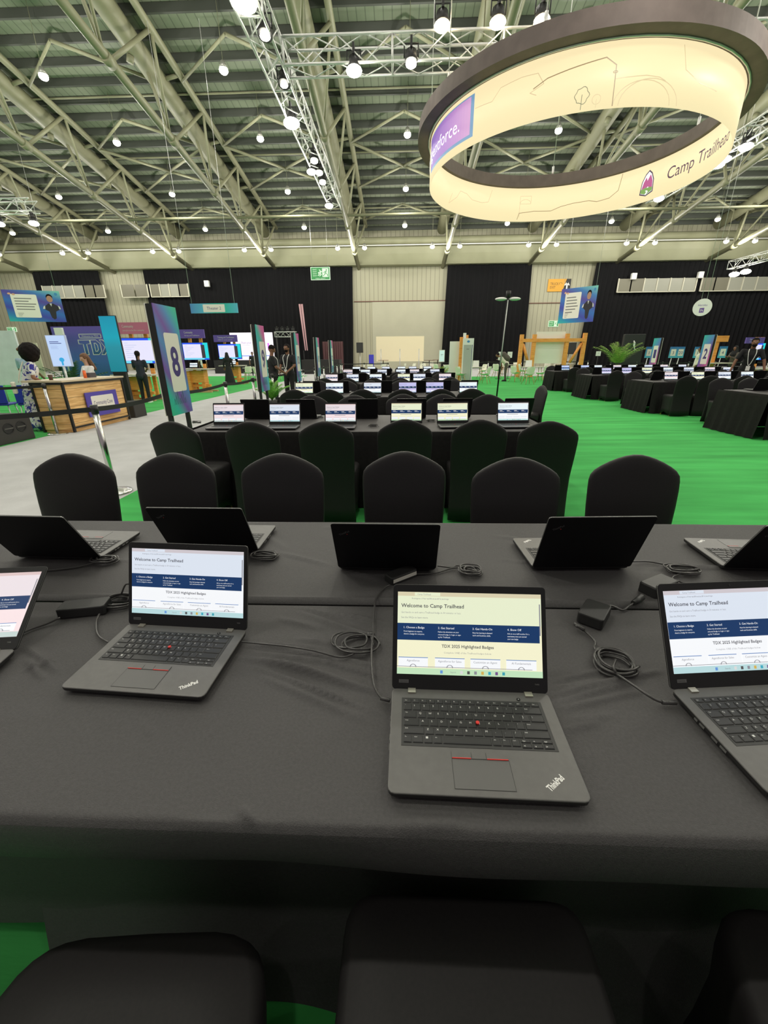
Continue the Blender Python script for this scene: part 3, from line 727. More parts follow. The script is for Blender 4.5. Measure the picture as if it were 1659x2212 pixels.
    if detail >= 1:
        a = R(30)
        bk = Sheet(l, lambda x, y, q: Vector((.125-(x*math.cos(a)-y*math.sin(a)), th+.0002, .178+(x*math.sin(a)+y*math.cos(a)))), 1)
        bk.text('ThinkPad', 0, 0, .0075, mat('grey_logo', (.16, .16, .16), .3, .4), 'c', 1, width=.036)
        l.sphere((.125-.0075*.9+.0, th+.0004, .178-.002), .0014, M_red, n=6)
        fs = Sheet(l, lambda x, y, q: Vector((x, -.0003, y)), 1)
        fs.rect(-.150, .0135, -.129, .0205, mat('lid_badge', (.10, .10, .10), .4)); fs.text('Lenovo', -.1395, .0155, .0035, M_lapdark, 'c', 2)
        fs.text('T490', .142, .017, .003, M_edge, 'c', 1)
    lo = l.build('lid', t); lo.location = (0, LD-.002, LT-.001); lo.rotation_euler.x = -(PI/2-lid)
    sc = MB(); screen_sheet(sc, tint, detail); sc.build('screen', lo)
    if detail >= 1: MB().cyl((0, -.0008, .214), (0, .0005, .214), .0022, M_black, n=10).build('webcam', lo)
    return t
def place_laptop(x, y, z, rz, tint, lid, detail, label, group=None):
    key = (tint, round(lid, 2), detail)
    t = copy_tree(lap_src[key]) if key in lap_src else make_laptop(tint, lid, detail)
    lap_src[key] = t; t.location = (x, y, z); t.rotation_euler.z = rz
    return tag(t, label, 'laptop', group)

# ================================================================ TABLECLOTHS
def seg_ridge(x, y, segs):
    z = 0
    for (x0, y0, x1, y1, a, wd) in segs:
        dx, dy = x1-x0, y1-y0; L2 = dx*dx+dy*dy or 1e-9; t = ((x-x0)*dx+(y-y0)*dy)/L2; tc = max(0, min(1, t))
        d = math.hypot(x-x0-tc*dx, y-y0-tc*dy); z += a*1.9*math.exp(-(d/(wd*.6))**2)*(math.sin(PI*min(1, max(.02, tc)))**.6 if 0 < tc < 1 else .15)
    return z
def table_top(mb, x0, x1, y0, y1, z, m, step, amp, segs, rnd=.012):
    nu = max(2, int((x1-x0)/step)); nv = max(2, int((y1-y0)/step))
    def fn(u, v):
        x = x0+(x1-x0)*u; y = y0+(y1-y0)*v
        e = min(y-y0, y1-y, x-x0, x1-x); dr = -rnd*(1-min(1, e/rnd))**2
        n = noise.noise(Vector((x*2.3, y*5, .3)))*amp+noise.noise(Vector((x*9, y*14, 2)))*amp*.35
        return (x, y, z+dr+(n+seg_ridge(x, y, segs))*min(1, e/.02))
    mb.grid(fn, nu, nv, m)
def drape(mb, x0, x1, y0, y1, m, prof, step=.03, sides='nesw', folds=.02, freq=9, seed=0):
    """hanging cloth around the edge; prof = [(z, outward, fold share)]"""
    pts = []
    def edge(a, b_, nrm):
        L = math.hypot(b_[0]-a[0], b_[1]-a[1]); n = max(2, int(L/step))
        return [(a[0]+(b_[0]-a[0])*i/n, a[1]+(b_[1]-a[1])*i/n, nrm) for i in range(n+1)]
    E = {'s': edge((x0, y0), (x1, y0), (0, -1)), 'e': edge((x1, y0), (x1, y1), (1, 0)), 'n': edge((x1, y1), (x0, y1), (0, 1)), 'w': edge((x0, y1), (x0, y0), (-1, 0))}
    for sd in sides:
        e = E[sd]; rows = []
        for z, out, fs in prof:
            row = []
            for i, (x, y, nn) in enumerate(e):
                s = i*step*freq; f = folds*fs*(math.sin(s+seed)+.5*math.sin(s*2.3+1+seed)+.4*noise.noise(Vector((s*.4, seed, 0))))
                dd = 0
                k = min(i, len(e)-1-i)*step
                if k < .12 and len(prof) > 2: dd = out*.0
                row.append((x+nn[0]*(out+f), y+nn[1]*(out+f), z))
            rows.append(row)
        n = len(e); vs = [p for r_ in rows for p in r_]; fsx = []
        for j in range(len(rows)-1):
            for i in range(n-1): a = j*n+i; fsx.append((a, a+n, a+n+1, a+1))
        mb.add(vs, fsx, m, True)
    # close the corners
    return mb
FLOORP = [(.752, -.004, 0), (.742, .004, .02), (.70, .012, .15), (.5, .03, .5), (.25, .055, .9), (.012, .085, 1.3)]

# table nearest the camera: two cloths meeting in a seam
TA0, TA1 = .412, 1.030
fold = lambda px0, py0, px1, py1, a, wd: (on(px0, py0, .75).x, on(px0, py0, .75).y, on(px1, py1, .75).x, on(px1, py1, .75).y, a, wd)
segs = [fold(545, 1392, 700, 1402, .006, .010), fold(560, 1425, 835, 1500, .007, .014), (-.40, .80, -.06, .72, .005, .012), fold(600, 1400, 830, 1440, .005, .010), fold(560, 1460, 800, 1560, .004, .016), fold(1190, 1505, 1430, 1448, .007, .012),
        fold(1200, 1535, 1400, 1490, .004, .012), fold(1195, 1475, 1330, 1440, .004, .010), fold(1210, 1580, 1300, 1560, .003, .012), fold(60, 1400, 130, 1455, .007, .012), fold(50, 1450, 120, 1430, .004, .010),
        fold(640, 1320, 850, 1390, .004, .016), fold(600, 1335, 700, 1360, .004, .014), fold(440, 1775, 560, 1810, .007, .009), fold(470, 1790, 575, 1800, .006, .008), fold(690, 1795, 760, 1810, .006, .008), fold(850, 1788, 960, 1795, .005, .008), fold(300, 1560, 340, 1600, .002, .006),
        fold(480, 1560, 430, 1610, .0015, .004),
        fold(545, 1410, 780, 1440, .004, .008), fold(550, 1440, 760, 1520, .005, .008), fold(620, 1470, 830, 1545, .004, .008), fold(700, 1430, 830, 1465, .005, .008), fold(640, 1380, 720, 1390, .004, .008), fold(1195, 1490, 1300, 1470, .005, .008), fold(1200, 1520, 1380, 1470, .005, .008), fold(1215, 1560, 1330, 1545, .003, .008),
        fold(640, 1312, 760, 1340, .005, .008), fold(700, 1318, 850, 1350, .005, .008), fold(1200, 1345, 1240, 1352, .004, .008), fold(60, 1425, 95, 1470, .006, .010), fold(520, 1745, 570, 1800, .006, .008), fold(600, 1780, 575, 1808, .006, .008), fold(380, 1772, 520, 1790, .006, .008), fold(860, 1775, 1010, 1782, .004, .007), fold(1300, 1815, 1450, 1822, .004, .007)]
b = MB(); table_top(b, -1.9, 1.9, TA0, TA1, .75, M_cloth, .0065, .0022, segs)
pr = [(.7385, .0, 0), (.730, .003, .05), (.700, .006, .3), (.662, .003, .5), (.650, -.004, .5), (.645, -.04, .4), (.640, -.12, .3), (.60, -.155, .5), (.42, -.15, .9), (.29, -.13, 1.2), (.10, -.10, 1.4), (.012, -.05, 1.6)]  # hem spread forward at the end, dark cloth standing for shaded floor
n_, step = 0, .02
drape(b, -1.9, 1.9, TA0, TA1, M_cloth, pr[:9]+[(.17, -.13, .6)], .02, 's', .012, 5, 3)
drape(b, -.84, 1.9, TA0, TA1, M_cloth, [(.44, -.165, .3), (.29, -.14, .6)]+pr[10:], .02, 's', .012, 5, 3)
drape(b, -1.9, 1.9, TA0, TA1, M_cloth, [(.740, -.004, 0), (.70, -.004, 0)], .05, 'new', 0)
tag(b.build('tablecloth'), 'black tablecloth on the nearest table, its front half, with wrinkles at the edge', 'tablecloth')
b = MB(); segs2 = [(-2.0, 1.052, 2, 1.052, .006, .008), fold(700, 1140, 900, 1160, .004, .016), fold(1070, 1160, 1250, 1185, .004, .018), fold(1080, 1210, 1300, 1228, .005, .010), fold(1400, 1230, 1659, 1225, .006, .010), fold(0, 1215, 300, 1212, .004, .012), fold(600, 1195, 720, 1225, .004, .014), fold(540, 1135, 620, 1190, .003, .02), fold(730, 1230, 830, 1255, .005, .010)]
table_top(b, -2.35, 2.2, 1.042, 1.67, .752, M_cloth, .011, .0022, segs2)
drape(b, -2.35, 2.2, 1.042, 1.67, M_cloth, [(.742, -.004, 0), (.70, .006, .2), (.5, .02, .6), (.25, .035, 1), (.03, .05, 1.3)], .04, 'new', .015, 9, 2)
drape(b, -2.35, 2.2, 1.042, 1.67, M_cloth, [(.742, -.002, 0), (.70, -.002, 0)], .05, 's', 0)
tag(b.build('tablecloth'), 'black tablecloth on the nearest table, its back half under laptops seen from behind', 'tablecloth')
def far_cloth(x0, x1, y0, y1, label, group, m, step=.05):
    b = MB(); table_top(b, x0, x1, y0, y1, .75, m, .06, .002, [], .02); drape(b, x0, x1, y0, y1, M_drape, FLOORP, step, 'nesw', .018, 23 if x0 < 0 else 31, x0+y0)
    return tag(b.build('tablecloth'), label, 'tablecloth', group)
ROWY = [3.92+3.42*i for i in range(5)]; XA, XB = -2.12, 1.52
RROW = [7.38+3.42*i for i in range(4)]
RN = ['second', 'third', 'fourth', 'fifth', 'sixth']
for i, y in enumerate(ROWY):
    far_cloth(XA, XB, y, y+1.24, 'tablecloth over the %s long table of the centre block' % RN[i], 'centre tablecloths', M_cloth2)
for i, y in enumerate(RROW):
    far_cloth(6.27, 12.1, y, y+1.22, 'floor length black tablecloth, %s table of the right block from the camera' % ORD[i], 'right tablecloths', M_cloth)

# ---- chairs
for j, (x, y, rz) in enumerate([(-1.86, 1.93, 182), (-1.29, 1.94, 178), (-.66, 1.93, 180), (.03, 1.98, 180), (.63, 1.84, 181), (1.26, 1.90, 177)]):
    place_chair(x, y, rz, 'black covered chair, %s from the left on the far side of the nearest table' % ORD[j], 'chairs across the nearest table')
for j, (x, y, rz) in enumerate([(-1.87, 3.71, -9), (-1.23, 3.71, -3), (-.60, 3.71, -3), (.04, 3.80, 2), (.68, 3.78, 0), (1.26, 3.68, -8)]):
    place_chair(x, y, rz, 'black covered chair, %s from the left in the row before the second table' % ORD[j], 'chairs before the second table', 1 if j == 4 else 0)
place_chair(-.425, .20, 4, 'black covered chair at the bottom left corner of the picture', 'chairs nearest the camera', 0)
place_chair(.125, .27, 0, 'black covered chair at the bottom centre, under the table edge', 'chairs nearest the camera', 1)
place_chair(.76, .25, -12, 'black covered chair at the bottom right corner of the picture', 'chairs nearest the camera', 0)
rnd = random.Random(4)
for i, y in enumerate(ROWY):
    for j in range(6):
        xb = -1.78+.60*j
        if i > 0: place_chair(xb+rnd.uniform(-.07, .07), y-.27+rnd.uniform(-.06, .04), rnd.uniform(-8, 8), 'black chair, %s from left, near side of the %s centre table' % (ORD[j], RN[i]), 'chairs of the centre block')
        if i == 0 and j == 0: continue
        place_chair(xb+rnd.uniform(-.06, .06), y+1.24+.35+rnd.uniform(-.05, .12), 180+rnd.uniform(-7, 7), 'black chair, %s from left, far side of the %s centre table' % (ORD[j], RN[i]), 'chairs of the centre block')
place_chair(2.15, 7.35, 95, 'black covered chair turned sideways standing alone on the green carpet', None)
for i, y in enumerate(RROW):
    for j in range(9):
        xb = 6.72+.62*j
        if y < 8 and j > 3: break
        if i > 0: place_chair(xb+rnd.uniform(-.06, .06), y-.28+rnd.uniform(-.1, .02), rnd.uniform(-10, 10), 'black chair, %s from left, near side of the %s right block table' % (ORD[j], ORD[i]), 'chairs of the right block')
        place_chair(xb+rnd.uniform(-.06, .06), y+1.22+.3+rnd.uniform(-.05, .12), 180+rnd.uniform(-8, 8), 'black chair, %s from left, far side of the %s right block table' % (ORD[j], ORD[i]), 'chairs of the right block')

# ---- laptops on the nearest table
Z1, Z2 = .752, .754
for (x, y, a, lid, tint, lab) in [(.1483, .4575, -.018, 1.087, 'cream', 'open laptop with a yellowish screen in front of the middle chair, centre foreground'),
        (-.5728, .6599, -.059, 1.24, 'white', 'open laptop with a bluish white screen, left of the centre foreground'),
        (.7665, .489, .09, 1.05, 'white', 'open laptop cut off by the right edge of the picture'),
        (-1.0802, .546, .1076, .669, 'pink', 'open laptop with a pinkish screen cut off by the left edge')]:
    place_laptop(x, y, Z1, a, tint, lid, 2, lab, 'laptops facing the camera')
for (x, y, a, lid, lab) in [(-1.219, 1.5075, 3.1045, 1.095, 'laptop seen from behind at the far left of the nearest table'), (-.6797, 1.5772, 3.1287, 1.119, 'laptop seen from behind, behind the bluish laptop on the left'),
        (-.0358, 1.4505, 3.1291, 1.12, 'laptop seen from behind, in the middle of the nearest table'), (.6049, 1.4699, 3.1827, 1.23, 'laptop seen from behind, right of the middle one'), (1.2598, 1.4696, 3.089, 1.07, 'laptop seen from behind at the right edge of the picture')]:
    place_laptop(x, y, Z2, a, 'white', lid, 1, lab, 'laptops facing away')
tints = ['pink', 'white', 'pink', 'cream', 'cream', 'clear', 'cream', 'clear', 'white', 'lilac', 'lilac', 'clear', 'pink', 'white', 'clear', 'cream', 'white', 'pink', 'pink', 'clear', 'white', 'clear', 'pink', 'white', 'clear', 'clear', 'white', 'clear', 'white', 'clear']
xs2 = [(-1.76, 0), (-1.18, .03), (-.60, -.02), (.07, 0), (.57, .05), (1.18, .04)]
for i, y in enumerate(ROWY):
    for j in range(6):
        dx = 0 if i == 0 else rnd.uniform(-.05, .05)
        x = xs2[j][0]+dx+(.06 if i == 1 else 0)
        place_laptop(x, y+.10+(0 if i else (.05 if j > 2 else 0)), .754, xs2[j][1]+rnd.uniform(-.03, .03), tints[i*6+j], 1.3, 0, 'open laptop, %s from left, near side of the %s centre table' % (ORD[j], RN[i]), 'laptops of the centre block')
        if i < 4: place_laptop(x+.12+rnd.uniform(-.08, .08), y+1.08, .754, PI+rnd.uniform(-.08, .08), 'white', 1.25, 0, 'laptop seen from behind, %s from left, far side of the %s centre table' % (ORD[j], RN[i]), 'laptops of the centre block')
rt = ['pink', 'cream', 'white', 'clear', 'white', 'clear', 'pink', 'white', 'white', 'lilac', 'lilac', 'cream', 'clear', 'white', 'pink', 'white', 'clear', 'white', 'blue', 'blue', 'clear', 'pink', 'clear', 'white', 'pink', 'white', 'clear', 'lilac', 'white', 'pink', 'clear', 'blue', 'clear', 'white', 'pink', 'white']
for i, y in enumerate(RROW):
    for j in range(8):
        x = 6.85+.66*j+rnd.uniform(-.06, .06)
        if y < 8 and j > 3: break
        if i: place_laptop(x, y+.12, .754, rnd.uniform(-.08, .08), rt[(i-1)*9+j], 1.25, 0, 'open laptop, %s from left, near side of the %s right block table' % (ORD[j], ORD[i]), 'laptops of the right block')
        place_laptop(x-.1, y+1.06, .754, PI+rnd.uniform(-.12, .12), 'white', 1.2, 0, 'laptop from behind, %s from left, far side of the %s right block table' % (ORD[j], ORD[i]), 'laptops of the right block')

# ================================================================ POWER ADAPTERS AND CABLES ON THE NEAREST TABLE
def T1(px, py, z=.758): return on(px, py, z)
def coil(c, r, turns, z0, sq=.75, seed=0, rise=.0025):
    rn = random.Random(seed); pts = []
    n = 9
    for k in range(turns*n):
        a = 2*PI*k/n; t = k/n
        ox = .18*r*math.sin(t*1.7+seed); oy = .18*r*math.cos(t*2.3+seed)
        rr = r*(.62+.38*abs(math.sin(t*2.1+seed)))
        pts.append((c[0]+ox+rr*math.cos(a), c[1]+oy+rr*sq*math.sin(a), z0+.003+rise*(k/n)+.002*math.sin(a*3)))
    return pts
def brick(t, c, s, rot, z=.752):
    m = MB(); m.bevbox((0, 0, 0), s, M_brick, .008); o = m.build('brick', t); o.location = (c[0], c[1], z); o.rotation_euler.z = rot; return o
def cable(t, pts, r=.0027): return MB().tube(pts, r, M_cable, 7).build('cable', t)
def adapter(name, label): return tag(empty(name), label, 'power adapter' if name == 'power_adapter' else 'cable')
t = adapter('power_adapter', 'black power brick with coiled cable between the two left laptops')
brick(t, T1(185, 1318), (.125, .052, .030), R(12))
cable(t, [T1(130, 1334, .765), T1(100, 1348, .757), T1(60, 1362, .756), T1(20, 1382, .756)], .0026)
cable(t, [T1(215, 1326, .765)]+[T1(208, 1345), T1(212, 1372), T1(236, 1388, .760), T1(250, 1392, .763)])
cable(t, coil(T1(262, 1300), .052, 5, .753, .8, 1)+[T1(232, 1312, .764)])
cable(t, [T1(262, 1284, .77), T1(272, 1262, .80), T1(286, 1268, .79), T1(275, 1300, .76)])
t = adapter('power_adapter', 'black adapter with a pale edge and cable coil behind the yellowish laptop')
c = T1(866, 1246); brick(t, c, (.105, .045, .028), R(38))
m = MB(); m.box((0, -.0228, .015), (.095, .001, .012), mat('pale_label', (.7, .68, .62), .5)); o = m.build('label_strip', t); o.location = (c.x, c.y, .752); o.rotation_euler.z = R(38)
cable(t, [T1(842, 1264, .765), T1(828, 1272), T1(812, 1296, .762), T1(808, 1330, .762), T1(806, 1370, .765), T1(803, 1400, .768), T1(803, 1440, .77), T1(808, 1480, .768), T1(822, 1505, .765), T1(838, 1512, .762)], .0027)
cable(t, coil(T1(768, 1388), .055, 4, .753, .75, 2)+[T1(800, 1368, .762)])
MB().sphere(T1(800, 1370, .763), .009, M_cable, (1.4, .8, .8), 8).build('cable_tie', t)
MB().cyl(T1(822, 1508, .763), T1(842, 1513, .763), .0042, M_cable).build('plug', t)
t = adapter('power_adapter', 'small square black adapter with a tight coil, right of the yellowish laptop')
brick(t, T1(1282, 1332), (.092, .066, .032), R(52))
cable(t, [T1(1243, 1352, .765), T1(1262, 1362, .758), T1(1285, 1385), T1(1284, 1400), T1(1300, 1420)], .0028)
MB().cyl(T1(1241, 1347, .766), T1(1262, 1361, .762), .005, M_cable).build('plug', t)
cable(t, coil(T1(1328, 1432), .047, 7, .753, 1.0, 3, .002), .0028)
cable(t, [T1(1330, 1452, .77), T1(1325, 1440, .776), T1(1330, 1425, .77)], .003)
cable(t, [T1(1330, 1455, .766), T1(1365, 1478, .768), T1(1400, 1502, .768), T1(1425, 1515, .764), T1(1452, 1517, .763)], .0028)
MB().cyl(T1(1430, 1517, .763), T1(1460, 1518, .763), .0048, M_cable).build('plug', t)
cable(t, [T1(1310, 1308, .768), T1(1325, 1310, .762), T1(1345, 1318, .757), T1(1360, 1308, .76), T1(1378, 1298, .766)], .0033)
t = adapter('power_adapter', 'black adapter partly hidden behind the laptop at the right edge')
brick(t, T1(1420, 1272), (.11, .058, .034), R(30)); MB().cyl(T1(1368, 1303, .764), T1(1386, 1290, .766), .0075, M_brick, .010).build('plug', t)
cable(t, [T1(1450, 1258, .768), T1(1465, 1255, .764), T1(1472, 1258, .76), T1(1490, 1262, .756)])
t = adapter('laptop_cable', 'cable coil beside the leftmost laptop seen from behind')
cable(t, coil(T1(228, 1212), .046, 6, .755, .6, 4)+[T1(195, 1218, .76), T1(160, 1226, .757), T1(105, 1232, .757), T1(60, 1234, .757)])
t = adapter('laptop_cable', 'cable coil beside the back of the second laptop seen from behind')
cable(t, coil(T1(572, 1203), .050, 6, .755, .6, 5)+[T1(545, 1190, .765)])
t = adapter('laptop_cable', 'looped cable on the cloth right of the middle laptop back')
cable(t, [T1(945, 1222, .765), T1(975, 1226, .758), T1(990, 1222)]+coil(T1(1015, 1236), .034, 6, .755, .9, 6)+[T1(985, 1226, .76), T1(940, 1238, .757), T1(905, 1240, .757), T1(885, 1240, .763)])
t = adapter('laptop_cable', 'wide looped cable between the two rightmost laptops seen from behind')
cable(t, [T1(1362, 1213, .765), T1(1400, 1213), T1(1440, 1220)]+coil(T1(1472, 1232), .055, 5, .755, .55, 7)+[T1(1455, 1245), T1(1460, 1258)])
t = adapter('laptop_cable', 'thin cable leaving the left laptop towards the centre of the table')
cable(t, [T1(522, 1386, .766), T1(560, 1390, .768), T1(620, 1396, .770), T1(680, 1406, .768), T1(735, 1420, .764), T1(765, 1412, .762)], .0022)
for i, (px, py) in enumerate([(425, 915), (548, 918), (690, 903), (806, 922), (931, 911)]):
    c = on(px, py, .753); t = adapter('laptop_cable', 'small bundled cable, %s from the left on the second table' % ORD[i])
    cable(t, coil(c, .05, 4, .753, .7, 11+i, .006))

# ================================================================ ROPE BARRIER POSTS
def onx(px, py, x): d = ray(px, py); t_ = x/d.x; return Vector((x, d.y*t_, EYE+d.z*t_))
def make_post():
    t = empty('barrier_post')
    m = MB(); m.loft([superring(0, 0, z, r_, r_, 28, 2) for z, r_ in ((.0, .175), (.010, .175), (.022, .168), (.035, .12), (.05, .045), (.055, .034))], M_steel); m.build('base', t)
    MB().cyl((0, 0, .05), (0, 0, .93), .031, M_steel, n=18).build('post', t)
    MB().cyl((0, 0, .88), (0, 0, .965), .036, M_black, n=18).cyl((0, 0, .965), (0, 0, .972), .032, M_steel, n=18).build('belt_head', t)
    return t
pp = [None]
def posts(pts, labels, group, start=None, skip=()):
    prev = start
    for i, (x, y) in enumerate(pts):
        if pp[0] is None: pp[0] = make_post(); t = pp[0]
        else: t = copy_tree(pp[0])
        for ch in list(t.children):
            if ch.name.startswith('belt_webbing'): bpy.data.objects.remove(ch)
        t.location = (x, y, 0); tag(t, labels(i), 'post', group)
        if prev is not None and i not in skip:
            dx, dy = prev[0]-x, prev[1]-y; L = math.hypot(dx, dy); n = 8; m = MB(); nx, ny = -dy/L*.002, dx/L*.002
            rg = [[(dx*k/n+s*nx, dy*k/n+s*ny, zz-.05*4*(k/n)*(1-k/n)*min(1, L/3)) for (s, zz) in ((-1, .90), (1, .90), (1, .95), (-1, .95))] for k in range(n+1)]
            m.loft(rg, M_belt, smooth=False); m.build('belt_webbing', t)
        prev = (x, y)
cl = [(-3.22, 4.32), (-3.42, 6.1), (-3.40, 8.25), (-3.36, 9.75), (-3.5, 11.75), (-3.38, 12.95), (-3.4, 15.2), (-3.4, 17.3), (-3.4, 19.4), (-3.4, 21.5), (-3.4, 23.6), (-3.4, 25.7)]
posts([(-5.4, 3.35)]+cl, lambda i: ['steel barrier post outside the left picture edge', 'shiny steel barrier post standing nearest, beside the first row of chairs'][i] if i < 2 else 'steel barrier post, %s along the rope line beside the centre tables' % ORD[i-1], 'rope line by the centre tables')
posts([(-9.9, 7.9), (-6.86, 8.02)], lambda i: ['steel barrier post behind the black case at the left edge', 'steel barrier post standing against the corner of the wooden counter'][i], 'rope line by the counter')
xs = [(-5.2+1.5*i, 27.2) for i in range(4)]
posts(xs, lambda i: 'far barrier post, %s from the left before the dusky pink drape' % ORD[i], 'far rope line left')
xs = [(11.2+1.35*i, 23.5) for i in range(7)]
posts(xs, lambda i: 'far barrier post, %s from the left before the right black curtain' % ORD[i], 'far rope line right')
xs = [(1.6+2.2*i, 29.6) for i in range(6)]
posts(xs, lambda i: 'far barrier post behind the white chairs, %s from the left' % ORD[i], 'far rope line centre')

# ================================================================ NUMBERED SIGNS
PR = {'teal': (.03, .50, .42), 'blue': (.08, .27, .58), 'purple': (.19, .08, .40), 'pink': (.68, .10, .38), 'sky': (.10, .50, .66), 'green': (.04, .52, .30)}
M_pg = [grad('sign_print_%d' % i, st, 'Z', .5, 0, -.55) for i, st in enumerate([
    [(0, PR['green']), (.22, PR['teal']), (.45, PR['purple']), (.75, PR['blue']), (1.0, PR['purple']), (1.2, PR['blue']), (1.4, PR['teal']), (1.55, PR['green'])],
    [(0, PR['teal']), (.25, PR['purple']), (.6, PR['sky']), (1.0, PR['teal']), (1.3, PR['pink']), (1.5, PR['pink'])],
    [(0, PR['teal']), (.3, PR['pink']), (.7, PR['purple']), (1.0, PR['blue']), (1.5, PR['teal'])]])]
M_card = mat('cream_card', (.86, .82, .74), .6); M_num = mat('indigo_number', (.055, .035, .20), .5)
def number_sign(num, x, y0, facing, label, g):
    w_, z0, z1 = .58, .66, 2.08
    t = empty('number_sign', (x, y0+w_/2, 0)); s = 1 if facing > 0 else -1
    for dy in (-w_/2+.05, w_/2-.05): MB().box((-s*.06, dy, 1.0), (.05, .05, 2.0), M_black).build('post', t)
    m = MB(); m.box((0, 0, (z0+z1)/2), (.01, w_, z1-z0), M_pg[g]); m.build('front_panel', t)
    m = MB(); m.box((-s*.05, 0, (z0+z1)/2), (.085, w_-.01, z1-z0-.01), M_black); m.box((-s*.10, 0, (z0+z1)/2), (.012, w_, z1-z0), M_card); m.build('backing_box', t)
    m = MB(); fn = planefn((s*.0055, -s*w_/2, z0), (0, s, 0), (0, 0, 1)); sh = Sheet(m, fn)
    sh.rrect(w_*.22, .31, w_*.88, 1.08, .035, M_card, 1); sh.text(str(num), w_*.55, .53, .36 if len(str(num)) < 2 else .22, M_num, 'c', 2, width=(.21 if len(str(num)) < 2 else .28), res=6, bold=.028)
    for k in range(7): a = .12+.05*k; sh.line([(a-.02, .14), (a, .22+.05*(k % 3)), (a+.02, .14)], .006, mat('dark_teal_print', (.03, .16, .16), .5), 1)
    m.build('number_card', t)
    return tag(t, label, 'sign', 'numbered table signs')
number_sign(8, -3.16, 5.72, 1, 'tall purple and teal sign with a large number 8 beside the aisle', 0)
number_sign(9, -3.16, 9.72, 1, 'tall sign with number 9 and a magenta top corner', 1)
number_sign(10, -3.2, 13.4, 1, 'narrow numbered sign, third one back along the aisle after 8 and 9', 1)
number_sign(11, -3.2, 16.9, 1, 'narrow numbered sign, fourth one back along the aisle', 1)
number_sign(12, -3.2, 20.4, 1, 'farthest numbered sign along the aisle left of the tables', 1)
number_sign(2, 12.55, 18.2, -1, 'green and purple sign with number 2 on the right', 2)
number_sign(1, 12.45, 21.6, -1, 'green and purple sign with number 1 right of the palm', 2)

# ================================================================ PEOPLE
def remeshed(name, mb, m, parent, vox=.012, smooth=3):
    o = mb.build(name)
    md = o.modifiers.new('r', 'REMESH'); md.mode = 'VOXEL'; md.voxel_size = vox
    ms = o.modifiers.new('s', 'SMOOTH'); ms.iterations = smooth; ms.factor = .5
    bpy.context.view_layer.update()
    me = bpy.data.meshes.new_from_object(o.evaluated_get(bpy.context.evaluated_depsgraph_get()))
    old = o.data; o.modifiers.clear(); o.data = me; bpy.data.meshes.remove(old)
    me.materials.clear(); me.materials.append(m)
    for p in me.polygons: p.use_smooth = True; p.material_index = 0
    o.parent = parent; return o
def hand(mb, w_, d, side, k=1.0):
    """palm and five separate bent fingers continuing along direction d from the wrist"""
    d = Vector(d).normalized(); s = d.cross(Vector((0, 0, 1)))
    s = Vector((1, 0, 0)) if s.length < .2 else s.normalized()
    n = s.cross(d).normalized(); w_ = Vector(w_)
    mb.capsule(w_, w_+d*.07*k, .024*k, .030*k, M_skin, 8)
    for i, (o, L) in enumerate(((-.027, .062), (-.009, .074), (.009, .070), (.026, .054))):
        a = w_+d*.085*k+s*o*k; b_ = a+(d*.6-n*.25)*L*k*.8; c = b_+(d*.4-n*.6)*L*k*.5
        mb.capsule(a, b_, .0095*k, .0088*k, M_skin, 6); mb.capsule(b_, c, .0088*k, .0075*k, M_skin, 6)
    a = w_+d*.03*k+s*side*.024*k; b_ = a+(s*side*.7+d*.7)*.035*k; mb.capsule(a, b_, .011*k, .010*k, M_skin, 6); mb.capsule(b_, b_+(d-n*.3)*.026*k, .010*k, .008*k, M_skin, 6)
